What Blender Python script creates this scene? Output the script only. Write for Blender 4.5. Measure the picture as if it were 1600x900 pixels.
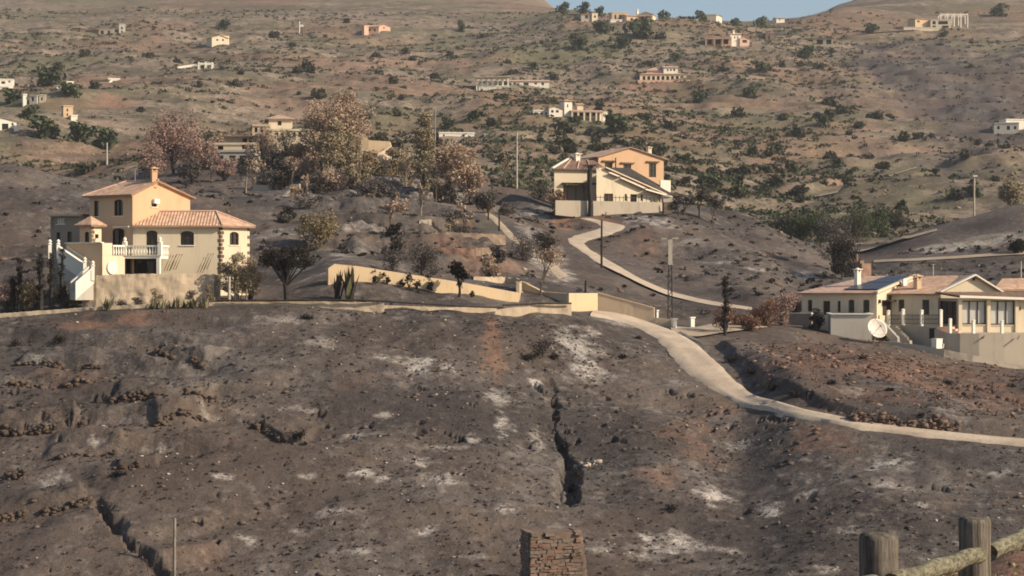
import bpy, math, random
import numpy as np
from mathutils import Vector
D = bpy.data
for o in list(D.objects): D.objects.remove(o)
sc = bpy.context.scene
COL = sc.collection
rng = random.Random(7)
nr = np.random.RandomState(11)
R = math.radians

# ------------------------------------------------------------------ camera, sky, sun, exposure
F = 3000.0                       # focal length in units of the 1600 px wide photograph
cam = D.cameras.new('camera'); cam.lens = 36.0*F/1600; cam.sensor_width = 36; cam.clip_start = .2; cam.clip_end = 6000
co = D.objects.new('camera', cam); COL.objects.link(co); co.rotation_euler = (R(90), 0, 0); sc.camera = co
SUN_AZ, SUN_EL = 69.0, 30.0      # azimuth from the viewer's back round to the right; height
sd = Vector((math.sin(R(SUN_AZ))*math.cos(R(SUN_EL)), -math.cos(R(SUN_AZ))*math.cos(R(SUN_EL)), math.sin(R(SUN_EL))))
w = D.worlds.new('World'); sc.world = w; w.use_nodes = True
nt = w.node_tree; bg = nt.nodes['Background']
sky = nt.nodes.new('ShaderNodeTexSky'); sky.sky_type = 'NISHITA'; sky.sun_disc = False
sky.sun_elevation = R(SUN_EL); sky.sun_rotation = R(180-SUN_AZ); sky.air_density = 1.0; sky.dust_density = 1.3; sky.ozone_density = 1.0
nt.links.new(sky.outputs[0], bg.inputs[0]); bg.inputs[1].default_value = .095
sl = D.lights.new('sun', 'SUN'); sl.energy = 4.7; sl.angle = R(.6); sl.color = (1, .84, .63)
so = D.objects.new('sun', sl); COL.objects.link(so); so.rotation_euler = sd.to_track_quat('Z', 'Y').to_euler(); so.location = (200, -100, 200)
sc.view_settings.view_transform = 'Standard'; sc.view_settings.look = 'None'; sc.view_settings.gamma = 1
sc.view_settings.exposure = .38
sc.render.engine = 'CYCLES'
sc.cycles.volume_bounces = 0; sc.cycles.filter_width = 1.8

# ------------------------------------------------------------------ materials
def newmat(name):
    m = D.materials.new(name); m.use_nodes = True
    t = m.node_tree; b = t.nodes['Principled BSDF']
    b.inputs['Specular IOR Level'].default_value = .2
    return m, t, b
def N(t, kind, **kw):
    n = t.nodes.new('ShaderNode'+kind)
    for k, v in kw.items():
        if k in n.inputs: n.inputs[k].default_value = v
        else: setattr(n, k, v)
    return n
def L(t, a, b): t.links.new(a, b)
def c4(c): return (c[0], c[1], c[2], 1)
def noise(t, vec, scale, detail=4, rough=.55):
    n = N(t, 'TexNoise'); n.inputs['Scale'].default_value = scale; n.inputs['Detail'].default_value = detail; n.inputs['Roughness'].default_value = rough
    L(t, vec, n.inputs['Vector']); return n.outputs['Fac']
def ramp(t, fac, stops):
    r = N(t, 'ValToRGB'); e = r.color_ramp.elements
    while len(e) < len(stops): e.new(.5)
    for i, (p, c) in enumerate(stops): e[i].position = p; e[i].color = c4(c)
    L(t, fac, r.inputs[0]); return r.outputs[0]
def mix(t, f, a, b, mode='MIX'):
    n = N(t, 'Mix', data_type='RGBA', blend_type=mode)
    if isinstance(f, (int, float)): n.inputs[0].default_value = f
    else: L(t, f, n.inputs[0])
    for i, s in ((6, a), (7, b)):
        if isinstance(s, tuple): n.inputs[i].default_value = c4(s)
        else: L(t, s, n.inputs[i])
    return n.outputs[2]
def mrange(t, v, a, b, c=0, d=1):
    n = N(t, 'MapRange'); n.inputs[1].default_value = a; n.inputs[2].default_value = b; n.inputs[3].default_value = c; n.inputs[4].default_value = d
    L(t, v, n.inputs[0]); return n.outputs[0]
def mth(t, op, a, b=0.0):
    n = N(t, 'Math', operation=op)
    for i, s in enumerate((a, b)):
        if isinstance(s, (int, float)): n.inputs[i].default_value = s
        else: L(t, s, n.inputs[i])
    return n.outputs[0]
def bump(t, b, h, s, dist):
    n = N(t, 'Bump'); n.inputs['Strength'].default_value = s; n.inputs['Distance'].default_value = dist
    L(t, h, n.inputs['Height']); L(t, n.outputs[0], b.inputs['Normal'])
def pos(t): return N(t, 'NewGeometry').outputs['Position']
M = {}
def stuffmat(key, lo, hi, scale=1.5, rough=.85, bd=.03, det=5):
    m, t, b = newmat(key); p = pos(t)
    f = noise(t, p, scale, det)
    L(t, ramp(t, f, [(.3, lo), (.7, hi)]), b.inputs['Base Color']); b.inputs['Roughness'].default_value = rough
    if bd: bump(t, b, noise(t, p, scale*4, 4), .6, bd)
    M[key] = m; return m
def plaster(key, c, dirt=(.16, .12, .09), amt=.55):
    m, t, b = newmat(key); p = pos(t)
    mp = N(t, 'Mapping'); mp.inputs['Scale'].default_value = (1.6, 1.6, .25); L(t, p, mp.inputs[0])
    st = noise(t, mp.outputs[0], 1.0, 6, .65); big = noise(t, p, .5, 5); fine = noise(t, p, 9, 3)
    f = mth(t, 'MULTIPLY', mrange(t, st, .5, .8), mrange(t, big, .35, .7))
    col = mix(t, mth(t, 'MULTIPLY', f, amt), c, dirt)
    col = mix(t, mrange(t, big, .3, .7, 0, .18), col, tuple(x*.75 for x in c))
    L(t, col, b.inputs['Base Color']); b.inputs['Roughness'].default_value = .9
    bump(t, b, fine, .35, .01); M[key] = m; return m
def tiles(key, c1, c2, c3, pitch=.24):
    m, t, b = newmat(key)
    uv = N(t, 'UVMap').outputs[0]; sx = N(t, 'SeparateXYZ'); L(t, uv, sx.inputs[0])
    wv = mth(t, 'SINE', mth(t, 'MULTIPLY', sx.outputs[0], 2*math.pi/pitch))
    row = mth(t, 'FRACT', mth(t, 'MULTIPLY', sx.outputs[1], 1/.38))
    h = mth(t, 'ADD', mth(t, 'MULTIPLY', wv, .5), mth(t, 'MULTIPLY', row, -.5))
    vo = N(t, 'TexVoronoi'); vo.inputs['Scale'].default_value = 3.2; L(t, uv, vo.inputs['Vector'])
    sc_ = N(t, 'SeparateColor'); L(t, vo.outputs['Color'], sc_.inputs[0])
    col = ramp(t, sc_.outputs[0], [(0, c1), (.5, c2), (1, c3)])
    pn = noise(t, pos(t), .8, 6, .7)
    col = mix(t, mrange(t, pn, .5, .75, 0, .55), col, tuple(x*.55 for x in c1))
    L(t, col, b.inputs['Base Color']); b.inputs['Roughness'].default_value = .85
    bump(t, b, h, .8, .05); M[key] = m; return m
def leafmat(key, cols, scale=.6):
    m, t, b = newmat(key)
    gi = N(t, 'NewGeometry'); f = gi.outputs['Random Per Island']
    n = noise(t, gi.outputs['Position'], scale, 4)
    k = mth(t, 'ADD', mth(t, 'MULTIPLY', f, .55), mth(t, 'MULTIPLY', n, .45))
    s = [(.2+.6*i/(len(cols)-1), c) for i, c in enumerate(cols)]
    L(t, ramp(t, k, s), b.inputs['Base Color']); b.inputs['Roughness'].default_value = .9
    b.inputs['Specular IOR Level'].default_value = .1
    M[key] = m; return m
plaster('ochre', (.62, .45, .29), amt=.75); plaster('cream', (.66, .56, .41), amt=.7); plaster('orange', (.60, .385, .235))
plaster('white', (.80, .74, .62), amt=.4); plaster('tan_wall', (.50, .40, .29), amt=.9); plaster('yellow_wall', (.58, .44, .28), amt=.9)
plaster('concrete', (.44, .38, .30), amt=.8); plaster('pink', (.62, .40, .29)); plaster('grey_white', (.5, .46, .40)); plaster('balwhite', (.82, .77, .66), amt=.25)
plaster('scorched_shaded_wall', (.30, .25, .2), dirt=(.05, .045, .04), amt=.9)  # scorched plaster; also used where shade is put into the wall colour
tiles('tile', (.44, .26, .17), (.55, .36, .25), (.62, .44, .32)); tiles('tile_pink', (.42, .27, .20), (.52, .35, .27), (.60, .43, .34)); tiles('tile_brown', (.16, .10, .075), (.22, .14, .10), (.27, .18, .13))
tiles('tile_burnt', (.035, .03, .028), (.05, .043, .04), (.07, .06, .055))
stuffmat('wood', (.10, .075, .05), (.24, .19, .13), 6, bd=.01); stuffmat('log', (.13, .115, .075), (.27, .245, .165), 6, bd=.012); stuffmat('post_wood', (.09, .075, .06), (.22, .185, .145), 8, bd=.012)
stuffmat('dark_wood', (.03, .02, .015), (.07, .045, .03), 3); stuffmat('charcoal', (.018, .016, .015), (.05, .042, .038), 4); stuffmat('bark', (.05, .04, .033), (.13, .105, .085), 3); stuffmat('pale_bark', (.16, .125, .10), (.30, .25, .2), 3)
stuffmat('terracotta', (.13, .075, .05), (.2, .125, .085), 2)
stuffmat('stone_red', (.16, .095, .07), (.33, .22, .16), 1.4, bd=.03); stuffmat('stone_pale', (.30, .25, .2), (.50, .44, .37), 1.8, bd=.02); stuffmat('stone_dark', (.06, .05, .043), (.15, .12, .1), 1.5, bd=.03); stuffmat('stone_brown', (.10, .07, .052), (.20, .142, .105), 1.2); stuffmat('wall_stone', (.055, .040, .032), (.135, .095, .072), 1.6)
stuffmat('metal', (.20, .19, .18), (.32, .30, .28), 5, rough=.5, bd=0); stuffmat('rail_dark', (.03, .028, .026), (.06, .055, .05), 5, rough=.6, bd=0); stuffmat('pipe', (.02, .018, .017), (.05, .04, .035), 2, rough=.6, bd=0)
stuffmat('dish', (.60, .52, .45), (.74, .66, .58), 2, rough=.6, bd=0); stuffmat('pole_pale', (.36, .31, .25), (.5, .44, .36), 2, bd=0)
def grain(key, lo, hi, ax):
    m, t, b = newmat(key); tc = N(t, 'TexCoord').outputs['Object']; mp = N(t, 'Mapping'); mp.inputs['Scale'].default_value = ax; L(t, tc, mp.inputs[0])
    f = noise(t, mp.outputs[0], 1, 6, .7); g = noise(t, tc, 14, 5, .7)
    col = ramp(t, f, [(.32, tuple(x*.45 for x in lo)), (.45, lo), (.62, hi)]); col = mix(t, mrange(t, g, .5, .7, 0, .45), col, tuple(x*.5 for x in lo))
    L(t, col, b.inputs['Base Color']); b.inputs['Roughness'].default_value = .95; b.inputs['Specular IOR Level'].default_value = .05; bump(t, b, f, .9, .02); M[key] = m
grain('log', (.13, .12, .085), (.27, .25, .18), (12, 12, 60)); grain('post_wood', (.11, .095, .078), (.23, .20, .165), (55, 55, 3))
m, t, b = newmat('glass'); b.inputs['Base Color'].default_value = (.02, .018, .02, 1); b.inputs['Roughness'].default_value = .15; b.inputs['Specular IOR Level'].default_value = .5; M['glass'] = m
m, t, b = newmat('blind'); L(t, ramp(t, noise(t, pos(t), .8, 3), [(.3, (.42, .42, .40)), (.7, (.56, .55, .50))]), b.inputs['Base Color']); b.inputs['Roughness'].default_value = .35; M['blind'] = m
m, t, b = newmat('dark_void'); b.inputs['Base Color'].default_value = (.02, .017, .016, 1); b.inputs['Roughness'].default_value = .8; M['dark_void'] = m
m, t, b = newmat('solar'); b.inputs['Base Color'].default_value = (.03, .033, .045, 1); b.inputs['Roughness'].default_value = .35; b.inputs['Specular IOR Level'].default_value = .4; M['solar'] = m
leafmat('lf_scorch', [(.20, .135, .10), (.32, .22, .16), (.44, .32, .235), (.42, .335, .24)])
leafmat('lf_pink', [(.18, .115, .095), (.31, .205, .17), (.40, .275, .23)])
leafmat('lf_olive', [(.13, .108, .072), (.23, .19, .125), (.34, .275, .18), (.40, .315, .215)])
leafmat('lf_green', [(.032, .042, .022), (.068, .082, .042), (.115, .128, .068)])
leafmat('lf_dark', [(.014, .013, .012), (.03, .026, .022), (.06, .048, .038)])
leafmat('lf_shrub', [(.034, .036, .022), (.062, .062, .038), (.105, .094, .06)])
leafmat('lf_grey', [(.05, .045, .042), (.10, .088, .08), (.17, .145, .125)])
leafmat('lf_dry', [(.10, .075, .045), (.21, .16, .09), (.32, .26, .15)])
leafmat('lf_redbush', [(.10, .05, .035), (.19, .10, .07), (.26, .16, .11)])
leafmat('cactus', [(.03, .04, .022), (.075, .085, .045), (.15, .14, .075)])

# ------------------------------------------------------------------ mesh helpers
class MB:
    def __init__(s): s.v = []; s.f = []; s.uv = {}
    def face(s, pts, uv=None):
        i = len(s.v); s.v += [tuple(p) for p in pts]; s.f.append(tuple(range(i, i+len(pts))))
        if uv: s.uv[len(s.f)-1] = uv
        return s
    def box(s, c, d, yaw=0):
        ca, sa = math.cos(yaw), math.sin(yaw); i = len(s.v)
        for z in (-1, 1):
            for x, y in ((-1, -1), (1, -1), (1, 1), (-1, 1)):
                X, Y = x*d[0]/2, y*d[1]/2
                s.v.append((c[0]+X*ca-Y*sa, c[1]+X*sa+Y*ca, c[2]+z*d[2]/2))
        for f in ((0, 3, 2, 1), (4, 5, 6, 7), (0, 1, 5, 4), (1, 2, 6, 5), (2, 3, 7, 6), (3, 0, 4, 7)): s.f.append(tuple(i+k for k in f))
        return s
    def bar(s, a, b, wd, ht):            # box along a-b, horizontal width, vertical height
        a, b = Vector(a), Vector(b); d = b-a; h = Vector((d.x, d.y, 0)); h = h.normalized() if h.length > 1e-6 else Vector((1, 0, 0))
        sd_ = Vector((h.y, -h.x, 0))*wd/2; up = Vector((0, 0, ht/2)); i = len(s.v)
        for p in (a, b):
            for q in (-sd_-up, sd_-up, sd_+up, -sd_+up): s.v.append(tuple(p+q))
        for f in ((0, 1, 2, 3), (7, 6, 5, 4), (0, 4, 5, 1), (1, 5, 6, 2), (2, 6, 7, 3), (3, 7, 4, 0)): s.f.append(tuple(i+k for k in f))
        return s
    def tube(s, pts, rad, n=6, cap=True):
        i0 = len(s.v); pts = [Vector(p) for p in pts]
        for k, p in enumerate(pts):
            d = (pts[min(k+1, len(pts)-1)]-pts[max(k-1, 0)])
            d = d.normalized() if d.length > 1e-9 else Vector((0, 0, 1))
            a = d.cross(Vector((0, 0, 1)) if abs(d.z) < .9 else Vector((1, 0, 0))).normalized(); b = d.cross(a)
            r = rad[k] if isinstance(rad, (list, tuple)) else rad
            for j in range(n):
                q = 2*math.pi*j/n; s.v.append(tuple(p+(a*math.cos(q)+b*math.sin(q))*r))
        for k in range(len(pts)-1):
            for j in range(n):
                A = i0+k*n+j; B = i0+k*n+(j+1) % n; s.f.append((A, B, B+n, A+n))
        if cap:
            s.f.append(tuple(i0+j for j in range(n))); s.f.append(tuple(i0+(len(pts)-1)*n+j for j in reversed(range(n))))
        return s
    def lathe(s, c, prof, n=8):          # prof: (r, z)
        i0 = len(s.v)
        for r, z in prof:
            for j in range(n):
                q = 2*math.pi*j/n; s.v.append((c[0]+r*math.cos(q), c[1]+r*math.sin(q), c[2]+z))
        for k in range(len(prof)-1):
            for j in range(n):
                A = i0+k*n+j; B = i0+k*n+(j+1) % n; s.f.append((A, B, B+n, A+n))
        s.f.append(tuple(i0+j for j in reversed(range(n)))); s.f.append(tuple(i0+(len(prof)-1)*n+j for j in range(n)))
        return s
    def arrays(s, V, Fq):                # numpy verts, faces appended
        i = len(s.v); s.v += [tuple(x) for x in V]; s.f += [tuple(int(k)+i for k in f) for f in Fq]; return s
    def build(s, name, mat, parent=None, smooth=False):
        me = D.meshes.new(name); off = parent.matrix_world.translation if parent else Vector((0, 0, 0))
        p = parent; off = Vector((0, 0, 0))
        while p: off = off+p.location; p = p.parent
        me.from_pydata([(a-off.x, b-off.y, c-off.z) for a, b, c in s.v], [], s.f)
        if s.uv:
            u = me.uv_layers.new(name='UVMap')
            for fi, q in s.uv.items():
                for k, li in enumerate(me.polygons[fi].loop_indices): u.data[li].uv = q[k]
        me.materials.append(M[mat] if isinstance(mat, str) else mat)
        if smooth: me.polygons.foreach_set('use_smooth', [True]*len(me.polygons))
        o = D.objects.new(name, me); COL.objects.link(o); o.parent = parent
        return o
def tag(o, label=None, cat=None, group=None, kind=None):
    for k, v in (('label', label), ('category', cat), ('group', group), ('kind', kind)):
        if v: o[k] = v
    return o
def thing(name, loc, label, cat, group=None):
    o = D.objects.new(name, None); COL.objects.link(o); o.location = loc; o.empty_display_size = .3
    return tag(o, label, cat, group)
def fastmesh(name, V, Fa, mat, parent=None, smooth=False):
    """V (n,3) array, Fa (m,k) array of equal-sized faces"""
    me = D.meshes.new(name); V = np.asarray(V, np.float32); Fa = np.asarray(Fa, np.int32)
    if parent: V = V-np.array(parent.location, np.float32)
    k = Fa.shape[1]
    me.vertices.add(len(V)); me.vertices.foreach_set('co', V.ravel())
    me.loops.add(Fa.size); me.loops.foreach_set('vertex_index', Fa.ravel())
    me.polygons.add(len(Fa)); me.polygons.foreach_set('loop_start', np.arange(0, Fa.size, k, dtype=np.int32)); me.polygons.foreach_set('loop_total', np.full(len(Fa), k, np.int32))
    if smooth: me.polygons.foreach_set('use_smooth', np.ones(len(Fa), bool))
    me.materials.append(M[mat] if isinstance(mat, str) else mat); me.update(calc_edges=True)
    o = D.objects.new(name, me); COL.objects.link(o); o.parent = parent
    return o

# ------------------------------------------------------------------ terrain height
def vnoise(x, y, seed=0):
    xi = np.floor(x); yi = np.floor(y); fx = x-xi; fy = y-yi
    fx = fx*fx*fx*(fx*(fx*6-15)+10); fy = fy*fy*fy*(fy*(fy*6-15)+10)
    def h(a, b):
        n = (a.astype(np.int64)*374761393+b.astype(np.int64)*668265263+seed*1442695041) & 0xffffffff
        n = ((n ^ (n >> 13))*1274126177) & 0xffffffff
        n = n ^ (n >> 16)
        return (n & 0xffff)/32767.5-1
    return (h(xi, yi)*(1-fx)+h(xi+1, yi)*fx)*(1-fy)+(h(xi, yi+1)*(1-fx)+h(xi+1, yi+1)*fx)*fy
def fbm(x, y, wl, octv, seed=0, gain=.5):
    s = 0; a = 1; x = x/wl; y = y/wl
    for i in range(octv):
        s = s+a*vnoise(x*.8-y*.6, x*.6+y*.8, seed+i*17); x = x*2.03+5.1; y = y*2.03-3.7; a *= gain
    return s
# profiles of the ground: for each bearing (px) pairs (distance, pixel row where the bare ground there would show)
NEAR = [(0, -2.3), (9, -2.35), (14, None), (21, -5.5), (32, -11), (60, -19), (86, -19.5)]
PROF = {
 -600: (-2.8, [(100,905),(120,660),(140,500),(150,480),(165,450),(180,410),(215,260),(260,335),(350,292),(420,250),(500,195),(600,145),(700,98),(800,60),(900,30),(1000,0),(1150,-45),(1500,-120)]),
 0: (-2.8, [(100,905),(110,772),(120,662),(130,568),(140,492),(150,470),(165,440),(180,395),(200,300),(215,256),(260,332),(350,290),(420,248),(500,193),(600,142),(700,97),(800,60),(900,30),(1000,0),(1150,-40),(1500,-90)]),
 130: (-2.8, [(100,905),(110,770),(120,658),(130,560),(140,484),(150,462),(165,430),(180,385),(200,322),(217,284),(260,330),(350,285),(420,246),(500,192),(600,142),(700,97),(800,60),(900,30),(1000,0),(1150,-40),(1500,-90)]),
 270: (-2.8, [(100,905),(110,768),(120,655),(130,556),(140,478),(143,472),(150,440),(165,405),(180,372),(200,332),(225,300),(250,280),(270,266),(288,256),(320,266),(380,250),(450,215),(500,190),(600,142),(700,97),(800,60),(900,30),(1000,0),(1150,-40),(1500,-90)]),
 400: (-2.8, [(100,905),(110,768),(120,655),(130,554),(140,476),(148,462),(160,435),(180,390),(200,348),(225,310),(250,284),(268,268),(288,254),(320,264),(380,252),(450,218),(500,192),(600,145),(700,100),(800,62),(900,30),(1000,2),(1150,-40),(1500,-90)]),
 540: (-2.8, [(100,905),(110,768),(120,655),(130,556),(140,477),(143,462),(146.4,435),(149,424),(165,404),(180,386),(200,352),(225,312),(250,278),(270,258),(288,248),(320,262),(380,256),(450,225),(520,190),(600,154),(700,112),(800,72),(900,35),(1000,5),(1150,-36),(1500,-80)]),
 680: (-2.8, [(100,905),(110,775),(120,668),(130,570),(140,486),(142,477),(148.4,456),(152,446),(165,424),(180,396),(200,362),(225,324),(250,294),(270,274),(300,259),(340,270),(400,255),(460,226),(520,200),(600,165),(700,120),(800,80),(900,42),(1000,10),(1150,-28),(1500,-70)]),
 800: (-2.8, [(100,905),(110,780),(120,678),(130,585),(140,502),(144,490),(146,482),(152,474),(154,462),(165,440),(180,411),(200,377),(225,340),(250,310),(270,293),(287,286),(320,297),(400,263),(460,232),(520,203),(600,165),(700,120),(800,82),(900,45),(1000,12),(1060,0),(1150,-8),(1500,-40)]),
 890: (-2.8, [(100,905),(110,785),(120,690),(130,602),(140,522),(147,489),(150.5,485),(154,474),(160,462),(180,434),(200,408),(218,380),(232,358),(240,343),(246,331),(254,328),(262,325),(280,322),(320,312),(400,268),(450,245),(520,205),(600,165),(700,120),(800,76),(870,40),(925,17),(1000,18),(1150,25),(1500,30)]),
 960: (-2.8, [(100,905),(110,790),(120,695),(130,612),(140,540),(149,501),(153,489),(156,480),(165,466),(180,445),(200,421),(218,390),(231,364),(239,350),(246,334),(254,330),(280,324),(330,314),(400,276),(450,250),(520,205),(600,160),(700,115),(800,72),(880,35),(925,24),(1000,27),(1150,37),(1500,45)]),
 1050: (-2.8, [(100,905),(110,796),(120,700),(133,602),(144,532),(149,518),(152.5,511),(157,506),(165,496),(175,481),(185,462),(200,434),(220,394),(238,356),(247,333),(256,326),(264,319),(280,324),(330,324),(400,286),(450,258),(520,213),(600,165),(700,118),(800,75),(880,42),(930,31),(1000,34),(1150,44),(1500,50)]),
 1150: (-2.8, [(100,905),(110,810),(118,735),(126,660),(133,602),(139,556),(150,524),(160,506),(170,494),(178,479),(195,446),(220,400),(240,366),(262,338),(290,352),(340,346),(400,310),(450,276),(520,222),(600,170),(700,120),(800,78),(900,40),(950,32),(1000,35),(1150,46),(1500,50)]),
 1250: (-2.8, [(100,905),(110,788),(118,702),(124,645),(128,606),(135,574),(145,542),(155,518),(163,507),(175,499),(190,480),(210,442),(235,396),(252,374),(275,387),(310,378),(345,352),(400,320),(450,286),(520,232),(600,180),(700,128),(800,84),(880,46),(935,28),(1000,28),(1150,38),(1500,45)]),
 1330: (-2.3, [(100,905),(108,800),(116,712),(121,664),(126,622),(135,582),(145,551),(153,531),(165,522),(178,508),(195,472),(215,441),(240,416),(262,402),(285,394),(320,374),(355,348),(400,316),(450,286),(520,236),(600,185),(700,132),(800,88),(900,42),(970,8),(1050,2),(1150,4),(1500,20)]),
 1430: (-2.12, [(100,905),(108,800),(115,718),(120,673),(125,632),(135,592),(145,561),(152,545),(160,536),(178,515),(195,470),(220,425),(235,407),(252,386),(270,362),(300,372),(345,352),(400,310),(450,282),(520,238),(600,190),(700,135),(800,88),(900,42),(1000,-2),(1150,-38),(1500,-60)]),
 1520: (-2.05, [(100,905),(108,800),(114,728),(119,682),(124,645),(135,602),(145,574),(150,565),(160,556),(178,525),(195,475),(220,424),(235,402),(252,372),(272,338),(300,347),(345,342),(400,300),(450,272),(520,234),(600,190),(700,135),(800,88),(900,42),(1000,0),(1150,-45),(1500,-90)]),
 1600: (-1.95, [(100,905),(108,800),(113,735),(118,690),(123,655),(135,612),(145,587),(150,577),(160,570),(178,532),(195,475),(220,420),(235,397),(252,360),(275,319),(300,331),(345,332),(400,294),(450,268),(520,232),(600,190),(700,135),(800,88),(900,42),(1000,0),(1150,-45),(1500,-90)]),
 2200: (-1.7, [(100,905),(108,800),(113,735),(118,700),(123,665),(135,622),(145,595),(160,575),(178,535),(195,475),(220,410),(235,380),(252,350),(275,310),(300,325),(345,325),(400,290),(450,265),(520,230),(600,185),(700,130),(800,80),(900,30),(1000,-15),(1150,-70),(1500,-120)]),
}
def pchip(xs, ys, xq):
    xs = np.asarray(xs, float); ys = np.asarray(ys, float); h = np.diff(xs); d = np.diff(ys)/h
    m = np.zeros_like(ys)
    s = d[:-1]*d[1:] > 0; w1 = 2*h[1:]+h[:-1]; w2 = h[1:]+2*h[:-1]
    with np.errstate(all='ignore'): hm = (w1+w2)/(w1/d[:-1]+w2/d[1:])
    m[1:-1] = np.where(s, hm, 0); m[0] = d[0]; m[-1] = d[-1]
    k = np.clip(np.searchsorted(xs, xq)-1, 0, len(xs)-2); t = np.clip((xq-xs[k])/h[k], 0, 1)
    return ((1+2*t)*(1-t)**2)*ys[k]+t*(1-t)**2*h[k]*m[k]+t*t*(3-2*t)*ys[k+1]+t*t*(t-1)*h[k]*m[k+1]
YT = np.concatenate([np.arange(0, 95, 1.0), np.arange(95, 310, .25), np.arange(310, 1501, 2.0)])
PXC = np.array(sorted(PROF), float)
TAB = []
for p in PXC:
    nz, pr = PROF[int(p)]
    a = [(y, nz if z is None else z) for y, z in NEAR]+[(y, (450-q)/F*y) for y, q in pr]
    TAB.append(pchip([q[0] for q in a], [q[1] for q in a], YT))
TAB = np.array(TAB)
# resample across bearings with a smooth spline, fine table
PXF = np.arange(-600, 2201, 10.0)
TF = np.array([pchip(PXC, TAB[:, j], PXF) for j in range(len(YT))]).T
def smst(a, b, x):
    t = np.clip((x-a)/(b-a), 0, 1); return t*t*(3-2*t)
def base(x, y):
    x = np.asarray(x, float); y = np.asarray(y, float)
    px = np.clip(800+F*x/np.maximum(y, 6.0), -600, 2199.9); a = (px+600)/10; i = np.clip(a.astype(int), 0, len(PXF)-2); fa = a-i
    j = np.clip(np.searchsorted(YT, y, side='right')-1, 0, len(YT)-2); fb = np.clip((y-YT[j])/(YT[j+1]-YT[j]), 0, 1)
    return (TF[i, j]*(1-fa)+TF[i+1, j]*fa)*(1-fb)+(TF[i, j+1]*(1-fa)+TF[i+1, j+1]*fa)*fb
YR = np.concatenate([np.arange(98, 320, .1), np.arange(320, 1200, .8)])
def ray(px, py, fn, y0=98, y1=1200):
    ys = YR[(YR >= y0) & (YR <= y1)]; x = (px-800)/F*ys
    q = 450-F*fn(x, ys)/ys
    k = np.nonzero(q <= py)[0]
    if len(k) == 0: k = [int(np.argmin(q))]
    Y = ys[k[0]]; return Vector(((px-800)/F*Y, Y, float(fn(np.array([x[k[0]]]), np.array([Y]))[0])))
# roads as pairs of edge points seen in the photograph, dropped onto the bare ground
def strip_pts(pairs, y0=98, y1=1200): return [(ray(*a, base, y0, y1), ray(*b, base, y0, y1)) for a, b in pairs]
ROADS = {
 'lower': strip_pts([((922,494),(928,486)),((960,499),(962,489)),((995,511),(1002,500)),((1022,527),(1046,514)),((1040,546),(1085,532)),((1062,574),(1120,562)),((1090,598),(1152,592)),((1128,620),(1188,618)),((1175,639),(1222,633)),((1232,655),(1262,643)),((1330,671),(1335,659)),((1430,683),(1430,671)),((1520,692),(1520,680.5)),((1610,700),(1610,689)),((1760,712),(1760,700))], 100, 175),
 'upper': strip_pts([((1175,485),(1175,480.5)),((1150,482),(1150,477)),((1100,475),(1100,468)),((1050,465),(1050,455)),((1000,447),(1000,434)),((955,424),(965,413)),((915,398),(938,398)),((888,380),(916,386)),((884,373),(912,380)),((895,367.5),(930,373)),((915,362),(958,366)),((935,357),(978,359)),((935,351),(983,352)),((922,345.5),(950,346.5)),((905,341),(925,341.5))], 165, 262),
 'drive': strip_pts([((1050,521),(1046,509)),((1085,532),(1078,512)),((1125,524),(1110,504)),((1200,512),(1180,500))], 145, 175),
 'track_a': strip_pts([((1262,312),(1262,307)),((1310,303),(1310,298)),((1360,288),(1360,283)),((1400,274),(1400,269.5)),((1432,264),(1432,260))], 330, 900),
 'track_b': strip_pts([((1340,396),(1340,390)),((1380,387),(1380,379)),((1420,376),(1420,368)),((1464,362),(1464,356))], 210, 300),
 'track_c': strip_pts([((1365,411),(1365,405.5)),((1420,409.5),(1420,403.5)),((1480,406),(1480,399.5)),((1540,402),(1540,395)),((1620,398),(1620,391))], 205, 262),
 'track_d': strip_pts([((705,134),(705,131.5)),((760,137.5),(760,134.5)),((800,138.5),(800,136))], 330, 900),
 'track_e': strip_pts([((800,161),(800,158.5)),((850,161),(850,158.5)),((878,158),(878,156))], 330, 900),
 'track_f': strip_pts([((1330,56),(1340,54)),((1375,52),(1375,49)),((1430,49),(1430,46))], 330, 950),
 'path': strip_pts([((872,437),(892,432)),((850,412),(868,408)),((826,392),(840,388)),((798,375),(809,371)),((783,359),(794,355)),((768,343),(778,339)),((756,335),(766,332))], 160, 262),
}
def centre_samples(pairs, step=1.0):
    out = []
    for (a, b), (c, d) in zip(pairs[:-1], pairs[1:]):
        n = max(2, int((c-a).length/step)); wd = max((a-b).length, (c-d).length)
        for i in range(n): f = i/n; p = (a+b)/2*(1-f)+(c+d)/2*f; out.append((p.x, p.y, wd/2))
    return out
RS = np.array(sum([centre_samples(ROADS[k]) for k in ROADS], []))
FLAT = []                               # (x, y, r) places kept free of lumps
for px, Y, r in ((260,148,13),(150,146,9),(960,255,12),(900,255,9),(1320,166,10),(1420,165,10),(1520,163,11),(1400,272,9),(590,278,7)): FLAT.append(((px-800)/F*Y, Y, r))
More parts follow.
